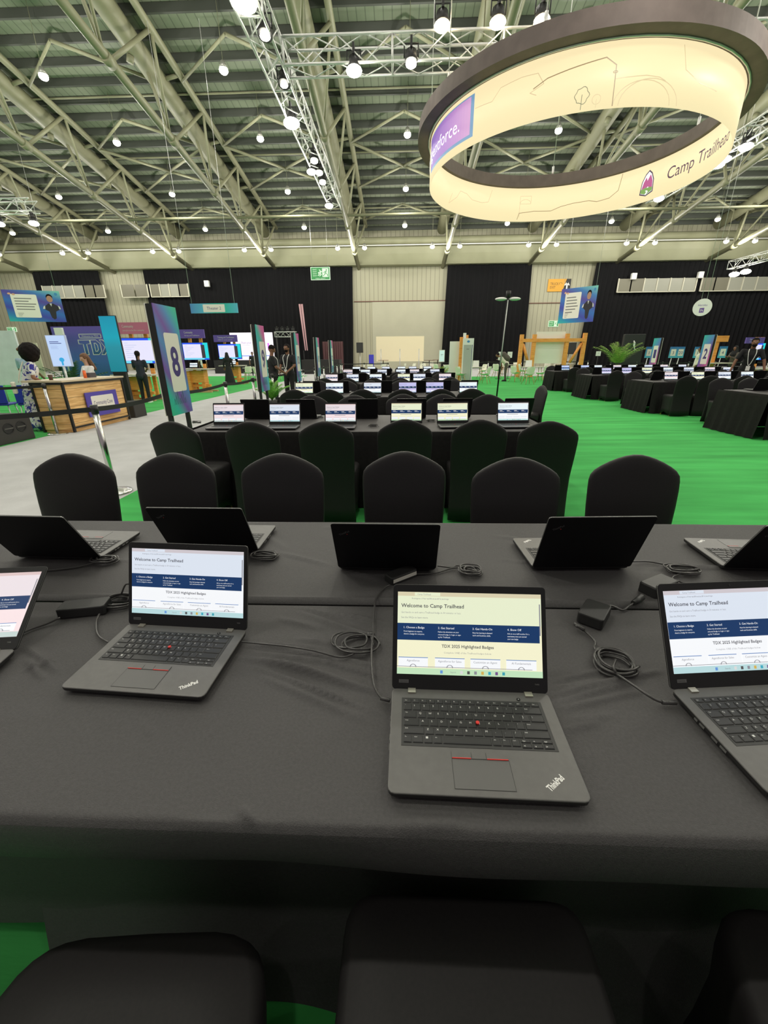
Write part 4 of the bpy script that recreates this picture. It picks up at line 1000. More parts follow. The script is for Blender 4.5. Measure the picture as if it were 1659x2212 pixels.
def person(loc, rz, H, label, skin, shirt, pants, hair, hairkind='short', arms=None, lean=0, seated=False, longsleeve=False, dress=None, head_turn=0, head_tilt=0, stride=.0, shoes=None, lanyard=False, group=None, vox=.012, zoff=0, extra=None):
    k = H/1.75; t = empty('person', (loc[0], loc[1], zoff), R(rz))
    V = lambda x, y, z: Vector((x*k, y*k, z*k))
    def ln(v):     # lean the upper body forward about the hips
        v = Vector(v); c = Vector((0, 0, .95*k)); q = v-c; a = R(-lean); return c+Vector((q.x, q.y*math.cos(a)-q.z*math.sin(a), q.y*math.sin(a)+q.z*math.cos(a)))
    up = lambda x, y, z: ln(V(x, y, z))
    hipz = .93
    J = dict(pel=V(0, 0, .95), wst=up(0, .0, 1.10), chs=up(0, .01, 1.30), nck=up(0, -.005, 1.46), hd=up(0, .02, 1.635))
    arms = arms or (((.235, -.02, 1.17), (.25, .08, .94)), ((.235, -.02, 1.17), (.25, .08, .94)))
    b = MB(); sh_ = MB(); pt = MB()
    # torso
    for (p, r_, sc) in ((J['pel'], .125, (1.25, .85, .9)), (J['wst'], .118, (1.15, .82, 1.0)), (J['chs'], .135, (1.22, .82, 1.05))):
        b.sphere(p, r_*k, skin, sc, 14); sh_.sphere(p, (r_+.014)*k, skin, sc, 14)
    b.capsule(J['pel'], J['chs'], .12*k, .13*k, skin); sh_.capsule(J['pel'], J['chs'], .132*k, .142*k, skin)
    b.capsule(J['chs'], J['nck'], .10*k, .056*k, skin); b.capsule(J['nck'], J['hd']-Vector((0, 0, .05*k)), .054*k, .052*k, skin)
    # head with face
    M = Matrix.Rotation(R(head_turn), 3, 'Z') @ Matrix.Rotation(R(-head_tilt-lean*.35), 3, 'X')
    hc = J['hd']; hp = lambda x, y, z: hc+M @ Vector((x*k, y*k, z*k))
    b.sphere(hc, .098*k, skin, (.78, .98, 1.0), 18, M); b.sphere(hp(0, .018, -.055), .07*k, skin, (.80, .90, .85), 14, M)
    b.capsule(hp(0, .088, .012), hp(0, .108, -.020), .009*k, .015*k, skin, 8); b.sphere(hp(0, .082, -.060), .020*k, skin, (1.3, .5, .5), 8, M)
    for s in (-1, 1): b.sphere(hp(s*.076, -.002, -.012), .022*k, skin, (.35, .7, 1.1), 8, M); b.sphere(hp(s*.031, .082, .028), .015*k, skin, (1.3, .5, .4), 8, M)
    # arms
    for s, (el, wr) in zip((-1, 1), arms):
        S_ = up(s*.185, -.005, 1.405); E_ = up(s*el[0], el[1], el[2]); W_ = up(s*wr[0], wr[1], wr[2])
        b.capsule(J['chs']+(S_-J['chs'])*.6, S_, .06*k, .052*k, skin); b.capsule(S_, E_, .050*k, .038*k, skin); b.capsule(E_, W_, .038*k, .026*k, skin)
        hand(b, W_, (W_-E_), -s, k)
        sh_.capsule(J['chs']+(S_-J['chs'])*.5, S_, .082*k, .060*k, skin)
        Q = S_+(E_-S_)*(1 if longsleeve else .72); sh_.capsule(S_, Q, .060*k, (.048 if longsleeve else .056)*k, skin)
        if longsleeve: sh_.capsule(E_, E_+(W_-E_)*.92, .052*k, .040*k, skin)
    sh_.capsule(J['chs']+Vector((0, 0, .02)), J['nck']-Vector((0, 0, .045*k)), .12*k, .075*k, skin)
    # legs
    for s in (-1, 1):
        Hp = V(s*.09, 0, hipz)
        if seated: K_ = V(s*.11, .44, .95); A_ = V(s*.11, .46, .55)
        else: K_ = V(s*.10, .03+s*stride*.5, .50); A_ = V(s*.105, s*stride, .09)
        b.capsule(Hp, K_, .082*k, .052*k, skin); b.capsule(K_, A_, .054*k, .034*k, skin); b.capsule(A_-V(0, .02, .03), A_+V(0, .14, -.055), .038*k, .030*k, skin, 8)
        pt.capsule(Hp, K_, .098*k, .068*k, skin); pt.capsule(K_, A_+(K_-A_)*.06, .068*k, .056*k, skin)
        m = MB(); m.capsule(A_-V(0, .03, .04), A_+V(0, .15, -.055), .048*k, .038*k, shoes or M_black, 10); m.box(A_+V(0, .055, -.082), (.085*k, .27*k, .016*k), shoes or M_black); m.build('shoe', t)
    pt.sphere(J['pel']-Vector((0, 0, .02)), .142*k, skin, (1.22, .86, .8))
    remeshed('body', b, skin, t, .0085, 2)
    if not dress: remeshed('trousers', pt, pants, t, vox)
    for q in (0, 1):
        if q == 0 and not dress: sh_.capsule(J['pel']-Vector((0, 0, .03*k)), J['wst'], .145*k, .132*k, skin)
    if dress:
        for i in range(10): z = .92-.085*i; sh_.sphere(V(0, 0, z), (.15+.012*i)*k, skin, (1.15, .95, .7), 14)
    so_ = remeshed('dress' if dress else 'shirt', sh_, dress or shirt, t, vox)
    h_ = MB()
    if hairkind == 'short':
        h_.sphere(hp(0, -.012, .025), .103*k, hair, (.82, .98, .92), 14, M); o = remeshed('hair', h_, hair, t, .011, 1)
    elif hairkind == 'afro':
        for i in range(60):
            a = i*2.4; zz = 1-2*(i+.5)/60; rr = math.sqrt(1-zz*zz); h_.sphere(hp(rr*math.cos(a)*.15, -.05+rr*math.sin(a)*.12, .02+zz*.14), .075*k, hair, n=8)
        o = remeshed('hair', h_, hair, t, .014, 0)
    elif hairkind in ('bun', 'pony', 'long', 'scarf'):
        h_.sphere(hp(0, -.014, .022), .106*k, hair, (.84, .98, .96), 14, M)
        if hairkind == 'bun': h_.sphere(hp(0, -.115, .03), .05*k, hair)
        if hairkind == 'pony': h_.capsule(hp(0, -.10, .02), hp(0, -.13, -.20), .035*k, .02*k, hair)
        if hairkind == 'long':
            for s in (-1, 0, 1): h_.capsule(hp(s*.055, -.05, .0), hp(s*.09, -.06, -.28), .05*k, .045*k, hair)
        if hairkind == 'scarf': h_.capsule(hp(0, -.02, -.04), J['chs']+Vector((0, 0, .05)), .10*k, .17*k, hair)
        o = remeshed('headscarf' if hairkind == 'scarf' else 'hair', h_, hair, t, .011, 1)
    # cut hair away from the face: push it behind the face plane
    Mi = M.inverted()
    if hairkind != 'none':
        for v in o.data.vertices:
            q = Mi @ (v.co-hc); lim = (.045 if hairkind != 'scarf' else .06)*k
            if q.z < .055*k and q.z > -.12*k and abs(q.x) < .062*k and q.y > lim*.2: q.y = lim*.2
            v.co = hc+M @ q
    e = MB()
    for s in (-1, 1): e.sphere(hp(s*.030, .0885, .012), .0085*k, M_white, (1.3, .5, .8), 8, M); e.sphere(hp(s*.030, .0925, .012), .005*k, M_black, (1, .5, 1), 6, M)
    e.build('eye_pair', t)
    if lanyard:
        m = MB(); f = lambda x, y, z: up(x, y, z)
        m.tube([f(-.075, .04, 1.46), f(-.08, .135, 1.36), f(-.03, .15, 1.12), f(.0, .155, 1.06)], .010, M_white, 6); m.tube([f(.075, .04, 1.46), f(.08, .135, 1.36), f(.03, .15, 1.12), f(.0, .155, 1.06)], .010, M_white, 6)
        m.build('lanyard', t); m = MB(); p = f(0, .165, .99); m.box(p, (.09*k, .008, .12*k), M_white); m.build('badge', t)
    if extra: extra(t, k, up, hp)
    return tag(t, label, 'person', group)
M_shblue = mat('pale_blue_denim', (.38, .52, .62), .8, noise_amt=.1, nscale=30); M_khaki = mat('sage_trousers', (.30, .34, .27), .8); M_tee = mat('white_tee', (.88, .86, .85), .8); M_navy = mat('black_navy_tee', (.02, .024, .04), .8); M_blk = mat('black_cotton', (.012, .012, .014), .8); M_grey = mat('taupe_cotton', (.10, .085, .07), .8); M_cream = mat('cream_shirt', (.82, .78, .65), .8)
mm = bpy.data.materials.new('white_dress_with_blue_leaves'); mm.use_nodes = True; nt = mm.node_tree; bs = nt.nodes['Principled BSDF']
tc = nt.nodes.new('ShaderNodeTexCoord'); nn = nt.nodes.new('ShaderNodeTexNoise'); nn.inputs['Scale'].default_value = 7; nn.inputs['Detail'].default_value = 2.5; nn.inputs['Distortion'].default_value = 2.2
rr_ = nt.nodes.new('ShaderNodeValToRGB'); rr_.color_ramp.interpolation = 'CONSTANT'; rr_.color_ramp.elements[0].color = (.75, .75, .74, 1); rr_.color_ramp.elements[1].position = .52; rr_.color_ramp.elements[1].color = (.035, .035, .30, 1)
nt.links.new(tc.outputs['Object'], nn.inputs['Vector']); nt.links.new(nn.outputs['Fac'], rr_.inputs[0]); nt.links.new(rr_.outputs[0], bs.inputs['Base Color']); bs.inputs['Roughness'].default_value = .8
M_leaf_dress = mm
def beard(t, k, up, hp): m = MB(); m.sphere(hp(0, .038, -.072), .060*k, M_hairb, (.98, .98, .72), 14); m.build('beard', t)

# people at the wooden counter
person((-9.9, 11.2), 0, 1.72, 'person in a pale blue shirt and sage trousers seen from behind, far left', M_skin, M_shblue, M_khaki, M_hairbr, 'bun', arms=(((.24, .03, 1.16), (.16, .24, 1.15)), ((.24, -.03, 1.15), (.24, .12, 1.0))), shoes=M_white)
def bag(t, k, up, hp):
    m = MB(); m.tube([up(-.10, -.13, 1.42), up(-.02, -.16, 1.2), up(.04, -.17, .98)], .008, M_cream, 6); m.tube([up(.10, -.13, 1.42), up(.12, -.17, 1.2), up(.10, -.17, .98)], .008, M_cream, 6); m.bevbox(up(.05, -.20, .74), (.30, .07, .22), M_cream, .03); m.build('handbag', t)
person((-7.58, 8.50), -50, 1.66, 'person with big curly black hair in a blue leaf patterned dress at the counter', M_skin, None, M_blk, M_hairb, 'afro', arms=(((.25, .02, 1.16), (.22, .22, 1.02)), ((.27, .06, 1.15), (.20, .30, 1.08))), dress=M_leaf_dress, shoes=M_white, extra=bag, lean=17)
def phone(t, k, up, hp):
    MB().box(up(.02, .42, 1.16), (.08, .15, .012), M_white).build('phone', t)
person((-7.62, 10.35), 150, 1.70, 'person with long brown hair and white tee seated behind the counter looking at a phone', M_skinl, M_tee, M_blk, M_hairbr, 'long', arms=(((.22, .12, 1.14), (.06, .36, 1.14)), ((.22, .10, 1.13), (.10, .34, 1.10))), seated=True, head_tilt=18, zoff=-.17, extra=phone)
st = empty('stool', (-7.60, 10.40, 0)); MB().cyl((0, 0, .60), (0, 0, .64), .18, M_black, n=18).build('seat', st)
for a in range(4): MB().cyl((.12*math.cos(a*PI/2), .12*math.sin(a*PI/2), .60), (.17*math.cos(a*PI/2), .17*math.sin(a*PI/2), 0), .014, M_steel).build('leg', st)
tag(st, 'black stool under the person seated behind the wooden counter', 'stool')
person((-8.45, 13.85), 8, 1.62, 'person with a ponytail in a black top seen from behind at the large screen', M_skin, M_navy, M_blk, M_hairb, 'pony', arms=(((.22, .06, 1.16), (.12, .22, 1.12)), ((.22, .06, 1.16), (.10, .24, 1.10))), shoes=M_white)
person((-8.9, 22.3), 10, 1.62, 'person in a long black robe and headscarf seen from behind at a screen', M_skin, None, M_blk, M_blk, 'scarf', longsleeve=True, dress=M_blk, vox=.018)
person((at(590, 800, 12.2).x, 12.2), -70, 1.72, 'person in black bending the head down, beside the number 9 sign', M_skin, M_blk, M_blk, M_hairb, 'short', arms=(((.22, .08, 1.15), (.10, .28, 1.02)),)*2, head_tilt=30, lanyard=True, vox=.016)
person((at(624, 800, 12.9).x, 12.9), 160, 1.76, 'bearded person in black with a white lanyard beside the number 9 sign', M_skin, M_blk, M_blk, M_hairb, 'short', arms=(((.24, .04, 1.15), (.16, .24, 1.02)),)*2, lanyard=True, vox=.014, extra=beard)
pm = person((at(1620, 770, 12.95).x, 12.95), 150, 1.84, 'bearded person in a black shirt with lanyard leaning over the right tables', M_skin, M_blk, M_blk, M_hairb, 'short', arms=(((.30, .10, 1.17), (.36, .22, .93)), ((.30, .10, 1.17), (.36, .22, .93))), lean=16, lanyard=True, extra=beard)
person((5.9, 24.2), 75, 1.72, 'person bent over with a large dark backpack beyond the white chairs', M_skin, M_cream, M_grey, M_hairb, 'short', lean=48, arms=(((.20, .20, 1.15), (.15, .34, .98)),)*2, vox=.018, extra=lambda t, k, up, hp: remeshed('backpack', MB().capsule(up(0, -.2, 1.12), up(0, -.22, 1.42), .17, .15, M_grey), M_grey, t, .02))
person((13.5, 20.2), 60, 1.66, 'person in a white shirt standing behind the number 2 sign', M_skin, M_cream, M_blk, M_hairb, 'long', longsleeve=True, vox=.018)
person((15.6, 21.0), 100, 1.70, 'person in a brown jacket facing a friend, right of number 2 sign', M_skin, M_grey, M_blk, M_blk, 'scarf', longsleeve=True, arms=(((.22, .12, 1.16), (.12, .30, 1.25)),)*2, vox=.018)
person((15.0, 21.6), 200, 1.66, 'person in black and pale jeans among the group behind the tables', M_skin, M_blk, M_shblue, M_hairb, 'short', vox=.018)
person((17.1, 18.4), 180, 1.70, 'person in dark blue at the right picture edge behind the tables', M_skin, M_navy, M_navy, M_hairb, 'short', vox=.018)
person((-11.2, 33), 200, 1.72, 'dark figure standing before the big bright screen far away', M_skin, M_blk, M_blk, M_hairb, 'short', vox=.02)
person((-12.6, 27.5), 20, 1.66, 'person in a white shirt far away between two screens', M_skin, M_tee, M_blk, M_hairb, 'short', vox=.02)
person((12.4, 33.5), 170, 1.68, 'dark figure behind the orange timber frame', M_skin, M_blk, M_blk, M_hairb, 'short', vox=.02)

# ================================================================ COUNTER, SCREENS AND BOARDS ON THE LEFT
def quad(px, X=None, Y=None): return [(onx(a, b_, X) if X is not None else at(a, b_, Y)) for a, b_ in px]
ct = empty('reception_counter', (-6.6, 8.15, 0)); tag(ct, 'wooden plank counter with a Community Cove sign beside the aisle', 'counter')
L_, D_, Hc = 1.86, .66, 1.0
MB().box((-D_/2, L_/2, .52), (D_-.04, L_-.04, .92), M_wood).box((-D_/2, L_/2, .05), (D_-.08, L_-.08, .10), M_wood).build('body', ct)
MB().box((-D_/2-.05, L_/2, Hc), (D_+.16, L_+.06, .035), mat('pale_counter_top', (.70, .58, .40), .4)).build('counter_top', ct)
f = MB()
for x, y in ((-.015, .02), (-.015, L_-.02), (-D_+.02, .02), (-D_+.02, L_-.02)): f.box((x, y, .5), (.04, .045, .98), M_black)
f.box((0, L_/2, .96), (.03, L_, .045), M_black).box((-D_/2, 0, .96), (D_, .03, .045), M_black).box((0, L_/2, .10), (.03, L_, .03), M_black).build('frame', ct)
sg = MB(); M_indigo = mat('indigo_board', (.09, .06, .40), .5); y0 = .50
sg.box((.02, y0+.50, .49), (.02, 1.0, .50), M_indigo); sh = Sheet(sg, planefn((.031, y0, .24), (0, 1, 0), (0, 0, 1)))
sh.rrect(.14, .13, .86, .42, .03, M_card, 1); sh.text('Community Cove', .5, .23, .085, M_num, 'c', 2, width=.60, res=4); sg.build('sign_board', ct)
for x, y, s_, nm, lab, m_ in [(-6.98, 8.38, (.07, .07, .10), 'coffee_cup', 'brown paper cup on the counter by the curly haired person', mat('brown_cup', (.10, .05, .035), .6)), (-6.85, 9.35, (.10, .22, .10), 'pouch', 'dark grey pouch lying on the wooden counter', mat('grey_pouch', (.08, .07, .08), .7))]:
    b = MB(); b.cyl((0, 0, 0), (0, 0, s_[2]), .032, m_, .042, 16) if nm == 'coffee_cup' else b.bevbox((0, 0, 0), s_, m_, .02)
    if nm == 'coffee_cup': b.cyl((0, 0, s_[2]), (0, 0, s_[2]+.012), .045, M_white, n=16)
    tag(b.build(nm, loc=(x, y, 1.018)), lab, 'cup' if nm == 'coffee_cup' else 'bag')
b = MB(); b.cyl((0, 0, 0), (0, 0, .15), .032, mat('orange_bottle', (.9, .16, .03), .4), n=14).cyl((0, 0, .15), (0, 0, .19), .018, M_white, n=12)
tag(b.build('bottle', loc=(-6.8, 9.1, 1.018)), 'small orange bottle on the wooden counter', 'bottle')
# black cases
def road_case(x0, x1, y0, y1, h_, lab, holes):
    t = empty('flight_case', ((x0+x1)/2, (y0+y1)/2, 0)); w_, d_ = x1-x0, y1-y0
    MB().bevbox((0, 0, 0), (w_, d_, h_), mat('charcoal_case', (.035, .033, .03), .6), .02).build('body', t)
    for yy in holes:
        m = MB(); m.loft([[(w_/2+.001+e, yy+r_*math.cos(a)*.1, h_*.55+r_*math.sin(a)*.085) for a in [2*PI*k/16 for k in range(16)]] for e, r_ in ((0, 1.15), (.008, 1.1), (.008, .9), (-.02, .85))], M_black, smooth=False); m.box((w_/2+.006, yy, h_*.55), (.01, .17, .02), mat('case_handle', (.10, .10, .09), .5)); m.build('handle', t)
    return tag(t, lab, 'case')
road_case(-7.65, -6.97, 6.3, 7.62, .47, 'black case with two round handle recesses at the left picture edge', (.16, .42))
road_case(-7.05, -6.62, 10.25, 10.75, .38, 'plain black box on the green carpet at the right end of the counter', ())
def board(name, label, cat, pts, th, m, group=None, draw=None, res=None, extra=None, parts='board'):
    """upright board through 3 corners: top-left, top-right, bottom-left (world points)"""
    tl, tr_, bl = [Vector(p) for p in pts]; u = (tr_-tl); W_ = u.length; u.normalize(); H_ = (tl-bl).length
    t = empty(name, (bl.x, bl.y, bl.z)); v = Vector((0, 0, 1)); u = Vector((u.x, u.y, 0)).normalized(); n = u.cross(v)
    b = MB(); P0 = Vector((0, 0, 0))
    c = [P0, P0+u*W_, P0+u*W_+v*H_, P0+v*H_]
    b.add(c+[p-n*th for p in c], [(0, 1, 2, 3), (7, 6, 5, 4), (0, 4, 5, 1), (1, 5, 6, 2), (2, 6, 7, 3), (3, 7, 4, 0)], m)
    o = b.build(parts, t)
    if draw:
        b = MB(); draw(Sheet(b, lambda x, y, l: u*x*W_+v*y*H_+n*(.0015+l*.0015), 1), W_, H_); b.build('print', t)
    if extra: extra(t, u, v, n, W_, H_)
    return tag(t, label, cat, group)
def legs_to_floor(xs, r_=.02, m=None, foot=.25):
    def f(t, u, v, n, W_, H_):
        z = t.location.z
        for x in xs:
            p = u*W_*x-n*.03
            MB().cyl(p+v*H_*.5, p-v*(z-.01), r_, m or M_alu).box(tuple(p-v*(z-.01)), (foot, foot, .015), m or M_black).build('stand', t)
    return f
def hang(xs, top):
    def f(t, u, v, n, W_, H_):
        for x in xs: p = u*W_*x-n*.01+v*H_; MB().cyl(p, p+v*(top-t.location.z-H_), .008, M_alu, n=5).build('hanging_wire', t)
    return f
c_sky = em('page_sky', (.50, .64, .92), .95); c_ink = em('navy_ink', (.04, .05, .30), .6); c_pale = em('pale_ink', (.35, .45, .75), .8); c_lb = em('aqua_shape', (.04, .40, .75), .9)
def d_poster(s, W_, H_):
    s.rect(.03, .02, .97, .98, c_sky, 1); s.rect(.15, .78, .62, .80, c_ink, 2); s.rect(.15, .73, .75, .75, c_ink, 2)
    for i in range(4): s.rect(.15, .66-.03*i, .5+.05*(i % 2), .668-.03*i, c_pale, 2)
    s.disc(.55, .22, .13, c_lb, 2, sy=.55); s.rect(.50, .04, .60, .18, c_lb, 2)
Y = 11.3
board('display_screen', 'bright pale blue poster screen on a stand behind the counter', 'screen', [at(97, 724, Y), at(140, 726, Y), at(115, 792, Y)], .06, em('screen_frame_glow', (.55, .62, .78), .6), draw=d_poster, extra=legs_to_floor((.5,), .03, foot=.4))
m_teal = grad('teal_glass', [(0, (.01, .22, .30)), (.45, (.02, .26, .36)), (.62, (.01, .34, .48)), (1, (.01, .26, .42))], 'Z', .25, .55)
board('display_screen', 'tall glossy teal panel standing behind the right end of the counter', 'screen', [at(213, 683, Y), at(249, 689, Y), at(240, 803, Y)], .07, m_teal, extra=lambda t, u, v, n, W_, H_: (MB().box(tuple(u*W_*.5-n*.05-v*t.location.z*.5), (W_*.8, .1, t.location.z), M_black).box(tuple(u*W_*.5-n*.05-v*(t.location.z-.01)), (.6, .5, .02), M_black).build('stand', t), MB().box(tuple(u*W_*.5-n*.036+v*H_*.5), (W_+.02, .05, H_+.03), M_black).build('frame', t)))
M_bd = grad('indigo_backdrop', [(0, (.02, .09, .20)), (.35, (.05, .14, .42)), (1, (.14, .09, .44))], 'Z')
M_wline = mat('white_outline_print', (.7, .7, .66), .5)
def d_tdx(s, W_, H_):
    s.line([(.44, .86), (.80, .86), (.80, .79), (.44, .79), (.44, .86)], .012, M_wline, 1); s.text('Welcome to TDX', .62, .81, .03, M_wline, 'c', 2, width=.28)
    for a, b_ in ((0, M_wline), (1, M_bd)):
        k = .012*a
        s.poly([(.40+k, .76-k), (.60-k, .76-k), (.60-k, .68+k), (.54-k, .68), (.54-k, .48+k), (.47+k, .48+k), (.47+k, .68), (.40+k, .68+k)], b_, 2+a)
        s.poly([(.60+k, .76-k), (.70, .76-k), (.765-k, .69), (.765-k, .55), (.70, .48+k), (.60+k, .48+k)], b_, 2+a)
        s.poly([(.75+k, .76-k), (.82-k, .76-k), (.86, .68), (.90+k, .76-k), (.97-k, .76-k), (.90-k, .62), (.98-k, .48+k), (.91+k, .48+k), (.86, .57), (.81-k, .48+k), (.74+k, .48+k), (.82+k, .62)], b_, 2+a)
    s.poly([(.655, .70), (.69, .70), (.715, .66), (.715, .58), (.69, .54), (.655, .54)], M_wline, 4); s.poly([(.665, .69), (.685, .69), (.705, .655), (.705, .585), (.685, .55), (.665, .55)], M_bd, 5)
board('backdrop_wall', 'purple backdrop with outlined TDX lettering behind the counter', 'backdrop', [at(118, 706, 18), at(252, 722, 18), at(140, 822, 18)], .3, M_bd, draw=d_tdx, extra=lambda t, u, v, n, W_, H_: MB().box(tuple(u*W_*.5-n*.15-v*t.location.z*.5), (W_*.96, .28, t.location.z), M_black).build('plinth', t))
board('white_board', 'small white board sticking up left of the purple backdrop', 'board', [at(117, 708, 17.5), at(134, 708, 17.5), at(121, 730, 17.5)], .1, M_white, extra=legs_to_floor((.5,), .03))
board('white_board', 'large white panel behind the people at the left edge', 'board', [at(-30, 716, 13.5), at(46, 718, 13.5), at(-8, 832, 13.5)], .06, mat('marble_panel', (.78, .80, .84), .5, noise_amt=.06, nscale=4), extra=legs_to_floor((.2, .8), .02))
board('white_board', 'cream leaning board behind the curly haired person', 'board', [at(62, 742, 14.5), at(90, 744, 14.5), at(72, 815, 14.5)], .05, mat('cream_board', (.60, .56, .42), .5), extra=legs_to_floor((.3, .7), .02))
# touch screens on timber tables
def tv_station(name_lab, Y, scr, hdr, tab, colr, text, sub, timber_ft):
    tl, tr_, bl = at(*scr[0], Y), at(*scr[1], Y), at(*scr[2], Y); W_ = tr_.x-tl.x; H_ = tl.z-bl.z
    t = empty('screen_station', (tl.x, Y, 0)); tag(t, name_lab, 'screen')
    b = MB(); b.box((W_/2, .03, bl.z+H_/2), (W_, .05, H_), M_black); b.build('monitor', t)
    b = MB(); s = Sheet(b, lambda x, y, l: Vector((x*W_, -.0-l*.002+.003, bl.z+y*H_)), 1)
    s.rect(.01, .02, .99, .98, em('desktop_blue', (.02, .10, .95), .9), 1); s.rect(.80, .10, .99, .98, em('desktop_teal', (.02, .70, .75), .9), 2); s.rect(.03, .12, .90 if timber_ft else .72, .90, em('window_white', (.78, .76, .96), .95), 3); s.rect(.01, .03, .8, .11, em('taskbar_aqua', (.20, .80, .92), .9), 3)
    if not timber_ft: s.rect(.72, .12, .86, .86, em('dark_pane', (.08, .06, .08), .5), 4)
    for i in range(8): s.rect(.10, .80-.08*i, .2+.08*((i*3) % 4), .808-.08*i, c_pale, 5)
    b.build('screen_image', t)
    h0, h1, h2 = at(*hdr[0], Y), at(*hdr[1], Y), at(*hdr[2], Y)
    b = MB(); b.box(((h0.x+h1.x)/2-tl.x, -.02, (h0.z+h2.z)/2), (h1.x-h0.x, .08, h0.z-h2.z), colr); s = Sheet(b, planefn((h0.x-tl.x, -.061, h2.z), (1, 0, 0), (0, 0, 1)), .002); hh = h0.z-h2.z; hw = h1.x-h0.x
    s.text(text, hw*.18, hh*.55, hh*.24, M_wline, 'l', 1, width=min(hw*.7, .075*len(text)*hh*1.6)); s.text(sub, hw*.18, hh*.25, hh*.14, M_wline, 'l', 1, width=hw*.62, res=1); b.build('header_board', t)
    for x in (W_*.3, W_*.72): MB().box((x, .09, (h2.z+bl.z)/2+.05), (.12, .08, h2.z-bl.z+.4), M_orange).box((x, .09, bl.z/2), (.12, .08, bl.z), M_orange).build('timber_post', t)
    a, c = at(*tab[0], Y), at(*tab[1], Y); zt = a.z
    MB().box(((a.x+c.x)/2-tl.x, -.25, zt-.02), (c.x-a.x, .75, .04), mat('pale_table_top', (.62, .58, .48), .4)).build('table_top', t)
    mx = (a.x+c.x)/2-tl.x; b = MB(); b.box((mx, -.2, zt*.66), (.62, .38, zt*.5), M_orange).box((mx-.30, -.25, zt*.45), (.12, .5, zt*.9), M_orange).box((mx, -.25, zt*.28), (1.0, .12, .1), M_orange).box((mx+.25, -.25, zt*.2), (.14, .3, zt*.4), M_orange); b.build('timber_base', t)
    b = MB(); 
    for dy in (-.5, .1): b.box((mx, dy, .03), (1.25, .12, .06), mat('pale_skid', (.62, .40, .22), .6))
    b.build('foot_board', t)
M_mauve = mat('mauve_board', (.60, .18, .28), .5); M_violb = mat('violet_board', (.13, .08, .38), .5)
tv_station('large white screen under a mauve Community board with a timber table', 14.9, [(258, 730), (335, 733), (273, 786)], [(250, 697), (326, 701), (256, 722)], [(262, 808), (348, 808)], M_mauve, 'Community', 'your place in the Dev community', True)
tv_station('blue edged screen under a violet Community board, right of the number 8 sign', 18.3, [(392, 740), (448, 741), (402, 778)], [(388, 712), (441, 715), (393, 731)], [(400, 796), (462, 795)], M_violb, 'Community', 'Groups and Trailblazers', False)
tv_station('blue edged screen under a Training and Certification board, third from left', 23.5, [(469, 743), (519, 744), (475, 776)], [(461, 724), (512, 726), (466, 739)], [(482, 789), (532, 790)], M_violb, 'Training and Certification', 'skills for your career', False)
tl_scr = []
def small_laptop(x, y, z, rz, lab):
    place_laptop(x, y, z, rz, 'clear', 1.1, 0, lab)
p = at(420, 795, 18.0); small_laptop(p.x, 17.75, p.z+.0, .1, 'small laptop standing on the timber table under the violet Community board')
p = at(502, 788, 23.3); small_laptop(p.x, 23.0, p.z+.0, -.3, 'small laptop on the timber table under the Training board')
def d_led(s, W_, H_):
    s.rect(0, 0, 1, 1, em('led_white', (.98, .90, 1.0), 1.1), 1); s.text('Share your feedback', .25, .60, .08, em('led_ink', (.25, .15, .4), .7), 'l', 2, width=.45); s.rect(.25, .54, .45, .55, em('led_grey', (.5, .45, .6), .7), 2)
    for i in range(5): s.rect(.25, .46-.05*i, .70-.05*(i % 2), .468-.05*i, em('led_lilac', (.75, .6, .85), .8), 2)
    s.rect(.05, .14, .9, .17, em('led_blue', (.2, .3, .9), .9), 2); s.rect(.86, .35, .90, .62, em('led_magenta', (.8, .2, .95), .9), 2)
board('led_wall', 'very bright white led wall reading Share your feedback far away', 'screen', [at(499, 719, 38), at(592, 720, 38), at(503, 778, 38)], .2, M_black, draw=d_led, extra=lambda t, u, v, n, W_, H_: MB().box(tuple(u*W_*.5-n*.2-v*t.location.z*.5), (W_+3, 1.5, t.location.z), M_black).build('stage_base', t))
tp = em('theatre_truss_pale', (.5, .5, .45), .0) if 0 else M_alu
P0 = at(594, 718, 34); P1 = at(640, 718, 34)
tt_ = box_truss((P0.x, 34, P0.z-.15), (P1.x, 34, P0.z-.15), .35, 'small lattice truss above the dark theatre stage beside the led wall', pitch=.35)
for x in (P0.x, P1.x): MB().cyl((x-P0.x, .3, -P0.z+.15), (x-P0.x, .3, 0), .05, M_black).build('tower', tt_)
for i in range(4):
    t = make_spot(.5); t.location = (P0.x+(P1.x-P0.x)*(i+.4)/4, 34, P0.z+.05); tag(t, 'unlit stage lamp on top of the small theatre truss, %s from the left' % ORD[i], 'lamp', 'theatre truss lamps')
    for ch in t.children:
        if ch.name.startswith('lens'): ch.data.materials[0] = M_pane2
# low dark stage and dusky pink drape left of the cream door
b = MB(); P0 = at(655, 772, 36); P1 = at(735, 772, 36); b.box(((P0.x+P1.x)/2, 36, .55), (P1.x-P0.x, 1.6, 1.1), mat('dark_stage', (.02, .018, .018), .7))
tag(b.build('stage_platform'), 'low dark stage in front of the black curtain left of the cream door', 'stage')
b = MB(); P0 = at(696, 738, 37.5); P1 = at(741, 738, 37.5)
b.grid(lambda u_, v_: (P0.x+(P1.x-P0.x)*u_, 37.5+.06*math.sin(u_*60), .02+(P0.z-.02)*v_), 90, 2, mat('dusky_pink_drape', (.16, .075, .08), .8))
tag(b.build('stage_curtain'), 'low dusky pink pleated drape left of the black loudspeaker', 'curtain')
for px, w_ in ((645, .9), (650, .7)):
    pass
b = MB()
for px0, px1 in ((647, 660), (652, 664)):
    A_ = at(px0, 657, 45.5); B_ = at(px1, 757, 45.5); b.cyl(A_, B_, .10, em('pink_light_strip', (.62, .36, .34), .7), .05)
